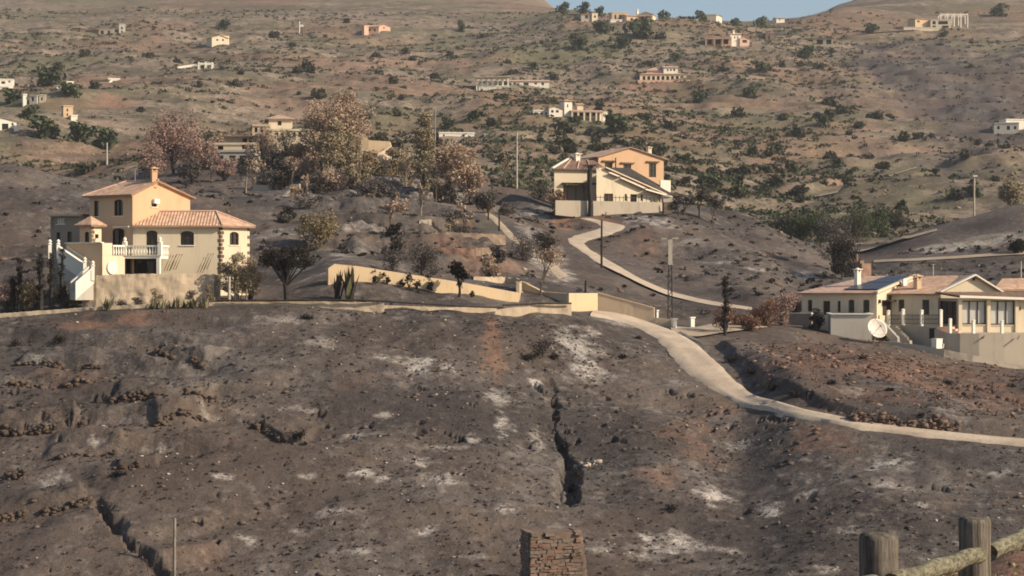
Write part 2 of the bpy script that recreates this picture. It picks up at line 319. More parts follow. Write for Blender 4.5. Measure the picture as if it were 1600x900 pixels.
def dist_roads(x, y):
    sh = x.shape; x = x.ravel(); y = y.ravel(); o = np.full(x.shape, 99.0)
    xmin, xmax = RS[:, 0].min()-6, RS[:, 0].max()+6
    idx = np.nonzero((x > xmin) & (x < xmax) & (y > 100) & (y < 1000))[0]
    if len(idx) > 4000:
        # coarse cell lookup to stay fast
        cell = 4.0; own = {}
        for k, (a, b, r) in enumerate(RS):
            rr = int(math.ceil((r+5)/cell))
            for i in range(int(a//cell)-rr, int(a//cell)+rr+1):
                for j in range(int(b//cell)-rr, int(b//cell)+rr+1): own.setdefault((i, j), []).append(k)
        ci = np.floor(x[idx]/cell).astype(int); cj = np.floor(y[idx]/cell).astype(int); key = ci*100000+cj
        od = np.argsort(key, kind='stable'); ks = key[od]; st = np.nonzero(np.r_[True, ks[1:] != ks[:-1]])[0]; en = np.r_[st[1:], len(ks)]
        for s_, e_ in zip(st, en):
            q = idx[od[s_:e_]]; kk = own.get((int(ci[od[s_]]), int(cj[od[s_]])))
            if kk:
                r = RS[kk]; dd = np.sqrt((x[q][:, None]-r[:, 0])**2+(y[q][:, None]-r[:, 1])**2)-r[:, 2]; o[q] = dd.min(1)
    else:
        for q in idx: o[q] = (np.sqrt((x[q]-RS[:, 0])**2+(y[q]-RS[:, 1])**2)-RS[:, 2]).min()
    return o.reshape(sh)
def seg_dist(x, y, pts):
    d = np.full(x.shape, 99.0); tt = np.zeros(x.shape); side = np.zeros(x.shape)
    for i, (a, b) in enumerate(zip(pts[:-1], pts[1:])):
        ex, ey = b.x-a.x, b.y-a.y; l2 = ex*ex+ey*ey
        t = np.clip(((x-a.x)*ex+(y-a.y)*ey)/l2, 0, 1); dd = np.hypot(x-a.x-t*ex, y-a.y-t*ey)
        s = np.sign((x-a.x)*ey-(y-a.y)*ex)
        k = dd < d; d = np.where(k, dd, d); tt = np.where(k, (i+t)/(len(pts)-1), tt); side = np.where(k, s, side)
    return d, tt, side
GULLY = [ray(px, py, base) for px, py in ((850,575),(862,595),(866,630),(868,665),(880,688),(888,705),(890,725),(884,748),(888,768),(893,790))]
BANK = [ray(px, py, base) for px, py in ((148,785),(162,808),(185,838),(205,862),(240,880),(268,893),(300,915))]
TWALLS = [([(165,634),(200,633),(250,632),(300,630),(342,626)],.8),([(238,553),(270,557),(305,561),(322,563)],.65),([(-30,676),(40,679),(90,676),(130,669)],.75),([(240,669),(270,664),(300,660),(326,657)],.6),([(20,570),(70,569),(120,569),(160,566)],.55),([(-30,618),(40,612),(100,606),(150,602)],.5),([(180,742),(210,741),(250,739)],.4),([(-30,808),(40,802),(90,800),(140,793)],.7),([(395,665),(420,675),(440,690),(480,692)],.5),([(60,712),(150,708),(200,700)],.35)]
TW = [([ray(px, py, base) for px, py in p], h) for p, h in TWALLS]
CUT = [ray(px, py, base, 100, 150) for px, py in ((1095,530),(1130,560),(1170,590),(1210,618),(1250,635),(1330,652),(1420,664),(1530,672))]
def H(x, y):
    x = np.asarray(x, float); y = np.asarray(y, float)
    z = base(x, y)
    damp = np.ones_like(z)
    for a, b, r in FLAT: damp = damp*smst(r*.75, r*1.3, np.hypot(x-a, y-b))
    dr = dist_roads(x, y); damp = damp*smst(.0, 3.0, dr)
    fg = smst(85, 100, y)*(1-smst(150, 175, y)); mid = smst(150, 175, y)*(1-smst(300, 360, y)); far = smst(300, 380, y)
    n = fg*(.42*fbm(x, y, 9, 3, 1)+.11*fbm(x, y*1.3, 2.2, 4, 2))
    n = n+mid*(.75*fbm(x, y, 18, 3, 3)+.30*fbm(x, y, 4, 4, 4))
    ff = far*(4.2*fbm(x, y, 90, 3, 5)+1.7*fbm(x, y, 24, 4, 6)); n = n+ff*(1-.6*smst(850, 930, y))
    near = (1-smst(60, 90, y)); n = n+near*.10*fbm(x, y, 1.2, 4, 9)
    z = z+n*damp
    # terraces on the far slope and old cultivation ledges on the left of the burnt slope
    wob = fbm(x, y, 60, 3, 21)*2.2; st = 4.2; q = (z+wob)/st; fr = q-np.floor(q)
    z = z+far*(1-smst(880, 930, y))*smst(-.5, .5, fbm(x, y, 70, 2, 23))*.75*st*(smst(.25, .95, fr)-fr)*damp
    px = 800+F*x/np.maximum(y, 6)
    lm = smst(99, 104, y)*(1-smst(136, 140, y))*(1-smst(300, 430, px))*smst(-.35, .4, fbm(x, y, 9, 2, 31))
    st = 1.55; q = (z+fbm(x, y, 8, 2, 33)*.35)/st; fr = q-np.floor(q)
    z = z+lm*.72*st*(smst(.62, .96, fr)-fr+.2)
    mm = mid*smst(480, 560, px)*(1-smst(760, 860, px)); st = 2.4; q = (z+fbm(x, y, 12, 2, 35)*.5)/st; fr = q-np.floor(q)
    z = z+mm*.8*st*(smst(.6, .97, fr)-fr+.2)*damp
    k = np.nonzero(((y > 98) & (y < 142) & (px < 520)).ravel())[0]
    if len(k):
        xx = x.ravel()[k]; yv = y.ravel()[k]; add = np.zeros(len(k))
        for pl, hh in TW:
            d, t, s = seg_dist(xx, yv, pl); add = add+1.3*hh*smst(.02, .2, d)*(1-smst(.9, 4.2, d))*(s < 0)*smst(0, .1, t)*(1-smst(.9, 1, t))*(.8+.3*fbm(xx, yv, 1.6, 2, 55))
        zr_ = z.ravel().copy(); zr_[k] += add; z = zr_.reshape(z.shape)
    d, t, s = seg_dist(x, y, GULLY)
    wdt = (.22+.45*smst(.45, .75, t))*(1-.75*smst(.8, 1, t))+.26*fbm(x, y, 1.0, 5, 41); dep = (.55+.95*smst(.35, .7, t))*smst(0, .12, t)*(1-smst(.86, 1, t))
    z = z-dep*(1-smst(wdt*.55, wdt*1.25, d))*(.75+.5*fbm(x, y, .8, 3, 47))-.45*(1-smst(0, 5.5, d))*smst(0, .3, t)*(1-smst(.9, 1, t))
    d, t, s = seg_dist(x, y, BANK)
    wd2 = .2+.16*fbm(x, y, .8, 4, 43)
    z = z-.85*(1-smst(wd2*.7, wd2*2.1, d))*smst(0, .12, t)*(1-smst(.93, 1, t))
    d, t, s = seg_dist(x, y, CUT)      # road cutting below the right-hand house
    z = z-np.where(s > 0, 0, 0)+.55*smst(.2, .55, d)*(1-smst(1.2, 3.8, d))*np.where(s < 0, 1, 0)*smst(0, .1, t)*(1-smst(.9, 1, t))*smst(.25, .8, dr)
    return z
def gp(px, py, y0=98, y1=1200): return ray(px, py, H, y0, y1)
def gy(px, Y):
    x = (px-800)/F*Y; return Vector((x, Y, float(H(np.array([x]), np.array([Y]))[0])))
def W(px, py, Y): return Vector(((px-800)/F*Y, Y, (450-py)/F*Y))

# ------------------------------------------------------------------ terrain mesh
pxs = np.concatenate([np.arange(-3000, -200, 140.), np.arange(-200, 0, 20.), np.arange(0, 1600, 2.3), np.arange(1600, 1800, 20.), np.arange(1800, 4600, 140.)])
yy = np.concatenate([np.arange(1.5, 30, .75), np.arange(30, 98, 3.), np.arange(98, 150, .155), np.arange(150, 300, .46), np.arange(300, 1000, 2.), np.arange(1000, 1501, 25.)])
PX, YG = np.meshgrid(pxs, yy); XG = (PX-800)/F*YG
ZG = H(XG, YG)
nv = ZG.size; nrw, nc = ZG.shape
ii = (np.arange(nrw-1)[:, None]*nc+np.arange(nc-1)[None, :]).ravel()
quads = np.stack([ii, ii+1, ii+1+nc, ii+nc], 1)
# what grows or lies on the ground: burnt soil, ash, red soil, dry grass
def blob(ch, px, py, rx, ry, amt=1, y0=98, y1=1200):
    c = gp(px, py, y0, y1); a = gp(px, py-ry, y0, y1); b_ = gp(px, py+ry, y0, y1); r1 = rx/F*c.y; r2 = max(.35, min(abs(a.y-b_.y)/2, 14 if c.y < 320 else 170))
    x0, y0_ = c.x, c.y; k = (np.abs(XG-x0) < r1*2.2) & (np.abs(YG-y0_) < r2*2.2)
    xx, yv = XG[k], YG[k]; dd = np.hypot((xx-x0)/r1, (yv-y0_)/r2)+.45*fbm(xx, yv, max(.5, r1*.5), 4, int(px*7+py))
    ch[k] = np.maximum(ch[k], amt*(1-smst(.25, 1.15, dd)))
burn = 1-smst(-.12, .12, (YG-312)/160+.35*fbm(XG, YG, 45, 3, 51)+.0)
ash = np.zeros_like(ZG); red = np.zeros_like(ZG); grs = np.zeros_like(ZG)
for a in ((1560,130,190,90,1),(1520,110,150,70,1),(1430,150,60,60,.8),(1560,110,170,70,1),(1500,190,130,60,.85),(1590,200,90,60,1),(1400,110,70,35,.7),(1330,150,90,40,.5),(1480,250,90,30,.6),(1240,140,50,25,.45)): blob(burn, *a, y0=330)
rl = smst(0.0, .7, fbm(XG, YG, 60, 4, 61)); red += rl*smst(320, 380, YG)*.5
for a in ((770,530,18,45,.8),(780,575,12,20,.6),(1080,690,60,40,.35),(1270,690,40,25,.6),(1310,690,30,30,.5),(1020,745,45,25,.45),(1400,575,120,30,.55),(1270,560,90,28,.4),(1520,600,90,40,.45),(880,352,26,14,.9),(935,338,40,8,.5),(1010,380,25,30,.3),(130,510,60,18,.5),(210,498,60,12,.6),(560,590,50,20,.2),(100,580,80,18,.35),(760,420,60,20,.45),(700,395,50,18,.4),(330,880,60,30,.3),(1120,640,60,20,.3)): blob(red, *a, y1=300)
for a in ((145,268,34,9,.9),(175,160,45,12,.8),(110,165,40,12,.5),(800,150,70,10,.8),(1000,135,60,9,.9),(1200,250,60,25,.7),(1230,170,40,10,.6),(1290,105,40,15,.9),(1290,45,70,14,.8),(1350,45,40,15,.7),(720,100,20,14,.6),(1100,200,80,25,.45),(230,60,25,8,.8),(590,70,90,10,.4),(820,15,60,10,.5)): blob(red, *a, y0=305)
for a in ((650,570,42,13,.95),(575,740,32,9,.9),(690,748,38,14,.8),(655,722,22,7,.9),(790,795,26,9,1),(660,830,30,10,.85),(1060,850,62,22,.95),(1115,775,30,15,.9),(1200,800,24,15,.9),(905,545,38,40,.75),(920,580,34,16,.8),(840,600,16,10,.9),(785,665,18,20,.8),(775,620,26,14,.55),(1380,725,40,10,.75),(1395,760,40,9,.5),(1290,888,28,8,.7),(1560,742,24,8,.55),(150,695,18,6,.9),(85,755,24,8,.9),(350,745,22,6,.8),(385,842,22,8,.8),(520,800,30,7,.5),(700,700,30,6,.5),(500,530,40,8,.4),(420,500,50,8,.4),(1330,610,24,9,.6),(960,500,36,12,.6),(1060,600,30,7,.35),(60,560,40,5,.4),(560,680,26,5,.45),(460,640,30,6,.4),(840,690,14,20,.45),(1150,700,40,9,.4),(940,860,26,8,.4),(740,870,30,7,.45),(250,700,30,5,.45),(1480,640,50,7,.3),(610,560,30,5,.6),(700,575,20,6,.6),(740,690,14,8,.7),(480,745,16,5,.6),(330,655,20,5,.5),(930,520,20,8,.7),(880,520,14,14,.6),(1000,870,20,7,.6),(1140,860,26,8,.55),(870,820,20,6,.4),(560,860,24,6,.5),(460,830,18,5,.5),(200,820,20,5,.4),(1260,770,18,6,.5),(1440,790,20,6,.5),(1330,830,22,6,.45),(1500,850,18,6,.5),(600,650,16,5,.5),(1020,640,20,5,.4)): blob(ash, *a, y1=160)
for a in ((850,410,26,16,.9),(880,430,22,12,.9),(835,395,18,14,.8),(870,400,20,14,.6),(845,330,30,10,.5),(1010,345,36,8,.7),(1040,355,26,6,.7),(1130,410,26,3,.8),(1180,420,20,4,.6),(1060,380,40,8,.35),(830,360,26,10,.6),(610,300,60,10,.45),(700,310,50,8,.5),(460,300,30,7,.7),(440,290,30,4,.7),(470,420,40,12,.6),(430,365,40,10,.5),(560,350,50,10,.4),(540,400,40,8,.5),(480,440,40,8,.5),(1510,382,100,10,.75),(1190,340,40,6,.5),(1240,345,30,6,.6),(1260,432,20,6,.6)): blob(ash, *a, y0=150, y1=300)
grs += smst(.0, .7, fbm(XG, YG, 40, 4, 71))*smst(330, 400, YG)*.85
for a in ((1130,230,90,30,.6),(1290,300,60,20,.6),(880,210,70,18,.5),(1010,60,160,20,.5),(500,60,120,20,.5),(1440,40,80,20,.6),(1080,155,90,20,.6),(820,260,60,15,.5)): blob(grs, *a, y0=320)
for a in ((500,362,32,20,.7),(760,350,60,10,.35),(690,540,60,12,.25),(1440,320,60,20,.8),(1560,375,80,8,.6),(1480,295,60,14,.5)): blob(grs, *a, y0=150, y1=400)
farb = smst(310, 330, YG)*burn; red = red*(1-farb); grs = grs*(1-farb*.8)
nearred = (1-smst(30, 60, YG)); red = np.maximum(red, nearred*.9); burn = burn*(1-nearred)
# bare far lanes stay unburnt
m, t, b = newmat('ground')
at = N(t, 'Attribute', attribute_name='zone'); sp = N(t, 'SeparateColor'); L(t, at.outputs['Color'], sp.inputs[0])
p = pos(t); n0 = noise(t, p, .035, 5); n1 = noise(t, p, .22, 7, .6); n2 = noise(t, p, 1.3, 8, .65); n3 = noise(t, p, 5.5, 6, .7)
mp = N(t, 'Mapping'); mp.inputs['Scale'].default_value = (.6, .22, 1.0); L(t, p, mp.inputs[0]); nstk = noise(t, mp.outputs[0], 1.1, 6, .7)
cb = ramp(t, n1, [(.36, (.056, .048, .045)), (.5, (.096, .083, .077)), (.64, (.145, .127, .117))])
cb = mix(t, mrange(t, n2, .53, .66, 0, .8), cb, (.215, .188, .17))
cb = mix(t, mrange(t, n2, .46, .36, 0, .8), cb, (.040, .034, .032)); cb = mix(t, mrange(t, n3, .56, .68, 0, .6), cb, (.235, .21, .19)); cb = mix(t, mrange(t, n3, .43, .34, 0, .7), cb, (.03, .026, .025))
cb = mix(t, mrange(t, nstk, .58, .72, 0, .6), cb, (.27, .235, .20))
n5 = noise(t, p, .11, 5, .62); cb = mix(t, mrange(t, n5, .49, .58, 0, .7), cb, (.050, .042, .040)); cb = mix(t, mrange(t, n5, .46, .38, 0, .5), cb, (.165, .13, .105))
cb = mix(t, mrange(t, n0, .46, .6, 0, .35), cb, (.135, .095, .072))
cd = ramp(t, n1, [(.36, (.125, .104, .078)), (.5, (.215, .172, .13)), (.64, (.31, .245, .19))])
cd = mix(t, mrange(t, n2, .49, .40, 0, .75), cd, (.075, .066, .045))
mp2 = N(t, 'Mapping'); mp2.inputs['Scale'].default_value = (.018, .05, .12); L(t, p, mp2.inputs[0]); nb_ = noise(t, mp2.outputs[0], 1.0, 7, .68)
cd = mix(t, mrange(t, nb_, .50, .58, 0, .7), cd, (.088, .078, .054)); cd = mix(t, mrange(t, nb_, .47, .40, 0, .5), cd, (.29, .215, .165)); n6 = noise(t, p, .5, 5, .7); cd = mix(t, mrange(t, n6, .53, .60, 0, .55), cd, (.075, .068, .046))
cd = mix(t, mrange(t, n2, .58, .76, 0, .5), cd, (.42, .33, .23))
gl = mix(t, n2, (.085, .086, .05), (.20, .182, .108))
cd = mix(t, mth(t, 'MULTIPLY', at.outputs['Alpha'], .7), cd, gl)
bm_ = mth(t, 'ADD', sp.outputs[0], mth(t, 'MULTIPLY', mth(t, 'SUBTRACT', n1, .5), .9))
col = mix(t, mrange(t, bm_, .35, .65), cd, cb)
rc = ramp(t, n2, [(.3, (.17, .092, .062)), (.7, (.31, .185, .128))])
rm = mth(t, 'MULTIPLY', sp.outputs[2], mrange(t, n1, .3, .6, .35, 1))
col = mix(t, rm, col, rc)
col = mix(t, mth(t, 'MULTIPLY', mth(t, 'MULTIPLY', at.outputs['Alpha'], sp.outputs[0]), .8), col, gl)
am = mth(t, 'MULTIPLY', mth(t, 'MULTIPLY', sp.outputs[1], mrange(t, n3, .40, .52, .25, 1)), mrange(t, mth(t, 'ADD', mth(t, 'MULTIPLY', n2, .55), mth(t, 'MULTIPLY', nstk, .45)), .40, .54))
col = mix(t, am, col, mix(t, n3, (.36, .32, .285), (.66, .61, .55)))
L(t, col, b.inputs['Base Color']); b.inputs['Roughness'].default_value = .95; b.inputs['Specular IOR Level'].default_value = .08
bump(t, b, mth(t, 'ADD', mth(t, 'MULTIPLY', n2, .7), mth(t, 'MULTIPLY', n3, .3)), .9, .27)
M['ground'] = m
terr = fastmesh('hillside_terrain', np.stack([XG.ravel(), YG.ravel(), ZG.ravel()], 1), quads, 'ground', smooth=True); tag(terr, kind='structure')
zc = terr.data.attributes.new('zone', 'FLOAT_COLOR', 'POINT')
zc.data.foreach_set('color', np.stack([np.clip(q, 0, 1).ravel() for q in (burn, ash, red, grs)], 1).astype(np.float32).ravel())

# roads and tracks
def roadmat(key, lo, hi):
    m, t, b = newmat(key); p = pos(t); a = noise(t, p, .5, 6, .6); c = noise(t, p, 4, 5, .7)
    col = mix(t, mrange(t, c, .45, .6, 0, .45), ramp(t, a, [(.38, lo), (.62, hi)]), tuple(x*.72 for x in lo)); e = noise(t, p, .9, 6, .75); col = mix(t, mrange(t, e, .58, .70, 0, .45), col, (.24, .19, .145))
    L(t, col, b.inputs['Base Color']); b.inputs['Roughness'].default_value = .95; b.inputs['Specular IOR Level'].default_value = .1; bump(t, b, c, .4, .04); M[key] = m
roadmat('road', (.42, .34, .26), (.53, .44, .34)); roadmat('dirt', (.33, .26, .19), (.44, .36, .27))
def road(name, pairs, mat, lift=.05, n=6):
    mb = MB(); P = []
    for (a, b_), (c, d) in zip(pairs[:-1], pairs[1:]):
        k = max(3, int(((c+d)/2-(a+b_)/2).length/.6))
        for i in range(k): P.append((a.lerp(c, i/k), b_.lerp(d, i/k)))
    P.append(pairs[-1])
    for _ in range(6):                   # ease the corners
        P = [P[0]]+[((P[i-1][0]+P[i][0]*2+P[i+1][0])/4, (P[i-1][1]+P[i][1]*2+P[i+1][1])/4) for i in range(1, len(P)-1)]+[P[-1]]
    A = []
    for r_, (a, b_) in enumerate(P):
        wob = .09*math.sin(r_*.9)+.07*math.sin(r_*2.3)+.06*math.sin(r_*5.1+1)
        dr_ = (b_-a).normalized()
        for j in range(n+1):
            q = a.lerp(b_, j/n)
            if j == 0: q = q-dr_*wob
            if j == n: q = q+dr_*wob*.7
            A.append((q.x, q.y))
    A = np.array(A); Z = H(A[:, 0], A[:, 1])+lift
    Z = np.maximum(Z.reshape(-1, n+1), Z.reshape(-1, n+1).mean(1, keepdims=True)-.12); Z[:, 0] -= lift*2; Z[:, -1] -= lift*2
    V = np.column_stack([A, Z.ravel()]); q = []
    for i in range(len(P)-1):
        for j in range(n): s_ = i*(n+1)+j; q.append((s_, s_+1, s_+n+2, s_+n+1))
    o = fastmesh(name, V, q, mat, smooth=True)
    # skirts so the carriageway is a body, not a sheet
    return tag(o, kind='structure')
road('concrete_road', ROADS['lower'], 'road', .16); road('hillside_road', ROADS['upper'], 'road'); road('driveway', ROADS['drive'], 'dirt', .09)
for k in 'abcdef': road('dirt_track', ROADS['track_'+k], 'dirt', .12 if k in 'adef' else .07, 3)
road('footpath', ROADS['path'], 'dirt', .07, 3)

# ------------------------------------------------------------------ house building kit
def C(px, Y): return Vector(((px-800)/F*Y, Y, 0))
def zat(py, Y): return (450-py)/F*Y
def go(p, ang, d):                      # step from p along a wall whose outward normal turns `ang` degrees from the viewer to the right
    return Vector((p.x+math.cos(R(ang))*d, p.y+math.sin(R(ang))*d, 0))
def hit_px(p, ang, px):                 # walk along that wall until bearing px
    c, s = math.cos(R(ang)), math.sin(R(ang)); k = (px-800)/F
    d = (k*p.y-p.x)/(c-k*s); return go(p, ang, d)
def uz(A, B, px, py):
    d = (B-A); d.z = 0; ln = d.length; d = d/ln; k = (px-800)/F
    u = (k*A.y-A.x)/(d.x-k*d.y); Y = A.y+d.y*u
    return u, zat(py, Y)
def rect(A, B, r):                      # pixel rectangle on the wall plane -> (u0,u1,z0,z1)
    u0, z1 = uz(A, B, r[0], r[1]); u1, z0 = uz(A, B, r[2], r[3]); return (u0, u1, z0, z1)
def onwall(A, B, u, z, out=0):
    d = (B-A); d.z = 0; d.normalize(); n = Vector((d.y, -d.x, 0))
    p = Vector((A.x, A.y, 0))+d*u+n*out; p.z = z; return p
def wall(par, A, B, z0, z1, mat, ops=(), name='wall', depth=.22, gable=None):
    """a wall with real openings and reveals; gable=(u, z) adds a pointed top"""
    A = Vector((A.x, A.y, 0)); B = Vector((B.x, B.y, 0)); ln = (B-A).length; mb = MB()
    us = sorted({0, ln, *[min(max(x, 0), ln) for o in ops for x in o[:2]]}); zs = sorted({z0, z1, *[min(max(x, z0), z1) for o in ops for x in o[2:4]]})
    for i in range(len(us)-1):
        for j in range(len(zs)-1):
            um, zm = (us[i]+us[i+1])/2, (zs[j]+zs[j+1])/2
            if any(o[0] < um < o[1] and o[2] < zm < o[3] for o in ops): continue
            mb.face([onwall(A, B, us[i], zs[j]), onwall(A, B, us[i+1], zs[j]), onwall(A, B, us[i+1], zs[j+1]), onwall(A, B, us[i], zs[j+1])])
    for o in ops:
        a, b_, c, d = o[:4]
        for (p, q), (r_, s) in (((a, c), (b_, c)), ((b_, c), (b_, d)), ((b_, d), (a, d)), ((a, d), (a, c))):
            mb.face([onwall(A, B, p, q), onwall(A, B, r_, s), onwall(A, B, r_, s, -depth), onwall(A, B, p, q, -depth)])
    if gable: mb.face([onwall(A, B, 0, z1), onwall(A, B, ln, z1), onwall(A, B, gable[0], gable[1])])
    return mb.build(name, mat, par)
def window(par, A, B, o, nx=2, nz=1, frame='dark_wood', pane='glass', sill='balwhite', arch=None, name='window', fw=.06, depth=.16):
    a, b_, c, d = o[:4]; A = Vector((A.x, A.y, 0)); B = Vector((B.x, B.y, 0)); mb = MB(); yaw = math.atan2((B-A).y, (B-A).x)
    def slab(u0, u1, q0, q1, out, th): mb.box(onwall(A, B, (u0+u1)/2, (q0+q1)/2, out), (abs(u1-u0), th, abs(q1-q0)), yaw)
    e = .004
    slab(a+e, a+fw, c+e, d-e, -depth+.05, .06); slab(b_-fw, b_-e, c+e, d-e, -depth+.05, .06); slab(a+fw, b_-fw, d-fw, d-e, -depth+.05, .06); slab(a+fw, b_-fw, c+e, c+fw, -depth+.05, .06)
    for i in range(1, nx): u = a+(b_-a)*i/nx; slab(u-fw*.45, u+fw*.45, c+fw, d-fw, -depth+.052, .05)
    for i in range(1, nz): q = c+(d-c)*i/nz; slab(a+fw, b_-fw, q-fw*.4, q+fw*.4, -depth+.054, .045)
    wn = mb.build(name, frame, par)
    pn = MB(); pn.face([onwall(A, B, a+.01, c+.01, -depth), onwall(A, B, b_-.01, c+.01, -depth), onwall(A, B, b_-.01, d-.01, -depth), onwall(A, B, a+.01, d-.01, -depth)]).build('pane', pane, wn)
    if sill: MB().box(onwall(A, B, (a+b_)/2, c-.03, .03), (b_-a+.16, .1, .06), yaw).build('sill', sill, wn)
    if arch:                            # plaster spandrels closing the upper corners
        mb = MB(); r = min(.22, (b_-a)*.28); n = 6; pts = [(a+(b_-a)*(1-math.cos(math.pi*i/(2*n)))/2, d-r*(1-math.sin(math.pi*i/(2*n)))) for i in range(2*n+1)]
        for (u0, q0), (u1, q1) in zip(pts[:-1], pts[1:]):
            mb.face([onwall(A, B, u0, q0, -.002), onwall(A, B, u1, q1, -.002), onwall(A, B, u1, d, -.002), onwall(A, B, u0, d, -.002)])
            mb.face([onwall(A, B, u0, q0, -.002), onwall(A, B, u1, q1, -.002), onwall(A, B, u1, q1, -depth), onwall(A, B, u0, q0, -depth)])
        mb.build('arch', arch, wn)
    return wn
def roof(par, faces, mat, th=.14, name='roof'):
    mb = MB()
    for f in faces:
        P = [Vector(p) for p in f]; n = (P[1]-P[0]).cross(P[2]-P[0]).normalized()
        if n.z < 0: P.reverse(); n = -n
        h = Vector((-n.y, n.x, 0)); h = h.normalized() if h.length > .02 else Vector((1, 0, 0)); v = n.cross(h)
        if v.z < 0: v = -v
        mb.face(P, [((p-P[0]).dot(h), (p-P[0]).dot(v)) for p in P])
        lo = [p-Vector((0, 0, th)) for p in P]; mb.face(list(reversed(lo)))
        for i in range(len(P)): j = (i+1) % len(P); mb.face([P[i], lo[i], lo[j], P[j]])
    return mb.build(name, mat, par)
def chimney(par, px, Y, pyb, pyt, w, mat='ochre', dark=True):
    p = C(px, Y); z0, z1 = zat(pyb, Y), zat(pyt, Y); h = z1-z0
    o = MB().box((p.x, p.y, (z0-.4+z1-.3*h)/2), (w, w, z1-.3*h-z0+.4), .5).build('chimney', mat, par)
    mb = MB()
    for sx in (-1, 1):
        for sy in (-1, 1):
            mb.box((p.x+sx*w*.42*math.cos(.5)-sy*w*.42*math.sin(.5), p.y+sx*w*.42*math.sin(.5)+sy*w*.42*math.cos(.5), z1-.2*h), (w*.2, w*.2, .2*h), .5)
    mb.box((p.x, p.y, z1-.085*h), (w*1.5, w*1.5, .06*h), .5).lathe((p.x, p.y, z1-.055*h), [(w*.75, 0), (w*.35, h*.04), (.03, h*.09)], 4)
    mb.box((p.x, p.y, z1-.28*h), (w*1.2, w*1.2, .05*h), .5).build('cowl', mat, o)
    return o
def lim(P, *more):
    return list(P)

# ------------------------------------------------------------------ the ochre villa on the left
K = C(207, 146); KL = hit_px(K, -35, 140); KR = hit_px(K, 55, 297)
V1 = thing('villa', (K.x+3, K.y+3, zat(428, 146)), 'large ochre villa with white balustrade and outside stairs above a rubble retaining wall', 'house')
ze = zat(302, 146); zb = zat(470, 146); zr = zat(283, 147.5)
dK = (KR-K).length; uA = dK*.40
f1 = [rect(KL, K, (178, 312, 192, 337)), rect(KL, K, (146.5, 314, 154, 338)), rect(KL, K, (175, 357, 194, 398))]
wall(V1, KL, K, zb, ze, 'ochre', f1); wall(V1, K, KR, zb, ze, 'orange', [rect(K, KR, (236.5, 314, 245, 323.5))], gable=(uA, zr))
window(V1, KL, K, f1[0], 2, 1, arch='ochre'); window(V1, KL, K, f1[1], 1, 1); window(V1, KL, K, f1[2], 2, 1, sill=None, arch='ochre', name='terrace_door')
window(V1, K, KR, rect(K, KR, (236.5, 314, 245, 323.5)), 1, 1, sill='balwhite')
BK = KL+(KR-K); wall(V1, KR, BK, zb, ze, 'ochre'); wall(V1, BK, KL, zb, ze, 'ochre')
def off(p, ang, d, z): q = go(p, ang, d); q.z = z; return q
o_ = .38
e1 = off(off(KL, -35, -o_, 0), -125, o_, ze-.08); e2 = off(off(K, -35, .28, 0), -125, o_, ze-.08); e3 = off(off(KR, -35, .28, 0), 55, o_, ze-.08); e4 = off(off(BK, -35, -o_, 0), 55, o_, ze-.08)
rg = off(off(K, 55, uA, 0), -35, .28, zr+.1); rl_ = off(off(KL, 55, uA, 0), -35, 1.5, zr+.1)
roof(V1, [(e1, e2, rg, rl_), (e4, rl_, rg, e3), (e1, rl_, e4)], 'tile')
chimney(V1, 240.5, 148, 285, 261, .42, 'orange')
# air conditioner on the gable
u, z = uz(K, KR, 242, 319); MB().box(onwall(K, KR, u-.02, z+.22, .16), (.55, .26, .34), R(55)).build('air_conditioner', 'balwhite', V1)
# aerial
p = W(211, 284, 149); MB().tube([p-Vector((0, 0, .5)), p+Vector((0, 0, .95))], .035).bar(p+Vector((-.35, 0, .9)), p+Vector((.25, .05, .98)), .03, .03).bar(p+Vector((-.2, 0, .75)), p+Vector((.2, 0, .75)), .03, .03).build('aerial', 'metal', V1)
# lower wing
A = go(K, -35, .05); B = hit_px(A, 3, 345); Cc = hit_px(B, 48, 390); Dd = go(Cc, 118, 3.6)
zw = zat(351, 146); zrw = zat(330.5, 148.5)
ops = [rect(A, B, (228.5, 360, 246, 398)), rect(A, B, (282, 361, 303, 383)), rect(A, B, (196, 403, 247, 428))]
wall(V1, A, B, zb, zw, 'cream', ops)
window(V1, A, B, ops[0], 2, 2, sill=None, arch='cream', name='balcony_door'); window(V1, A, B, ops[1], 2, 2, arch='cream')
window(V1, A, B, ops[2], 3, 1, 'dark_wood', 'dark_void', sill=None, name='undercroft')  # near-black sheet stands in for the shade inside the open recess
opb = [rect(B, Cc, (359, 362, 373, 383))]
wall(V1, B, Cc, zb, zw, 'cream', opb); window(V1, B, Cc, opb[0], 2, 2, arch='cream')
wall(V1, Cc, Dd, zb, zw, 'cream'); wall(V1, Dd, go(K, 55, 5.2), zb, zw, 'cream')
ro = .36
a1 = off(off(A, -10, .1, 0), -100, ro, zw-.06); b1 = off(off(B, -10, .2, 0), -100, ro, zw-.06); b2 = off(off(B, 48, -.1, 0), -42, ro, zw-.06); bb = (b1+b2)/2; c1 = off(off(Cc, 48, .3, 0), -42, ro, zw-.06); d1 = off(off(Dd, 118, .3, 0), 28, ro, zw-.06)
r1 = off(K, 55, 2.9, zrw); r2 = W(338, 330.5, 148.3); r2.z = zrw; g1 = off(K, 55, 5.6, zw-.06)
roof(V1, [(a1, bb, r2, r1), (bb, c1, r2), (c1, d1, r2), (d1, g1, r1, r2)], 'tile')
for p_, q_ in ((bb, r2), (c1, r2), (r1, r2), (e1, rl_), (rg, rl_)):
    MB().tube([p_+Vector((0, 0, .03)), q_+Vector((0, 0, .03))], .075, 6).build('ridge_tiles', 'tile_pink', V1)
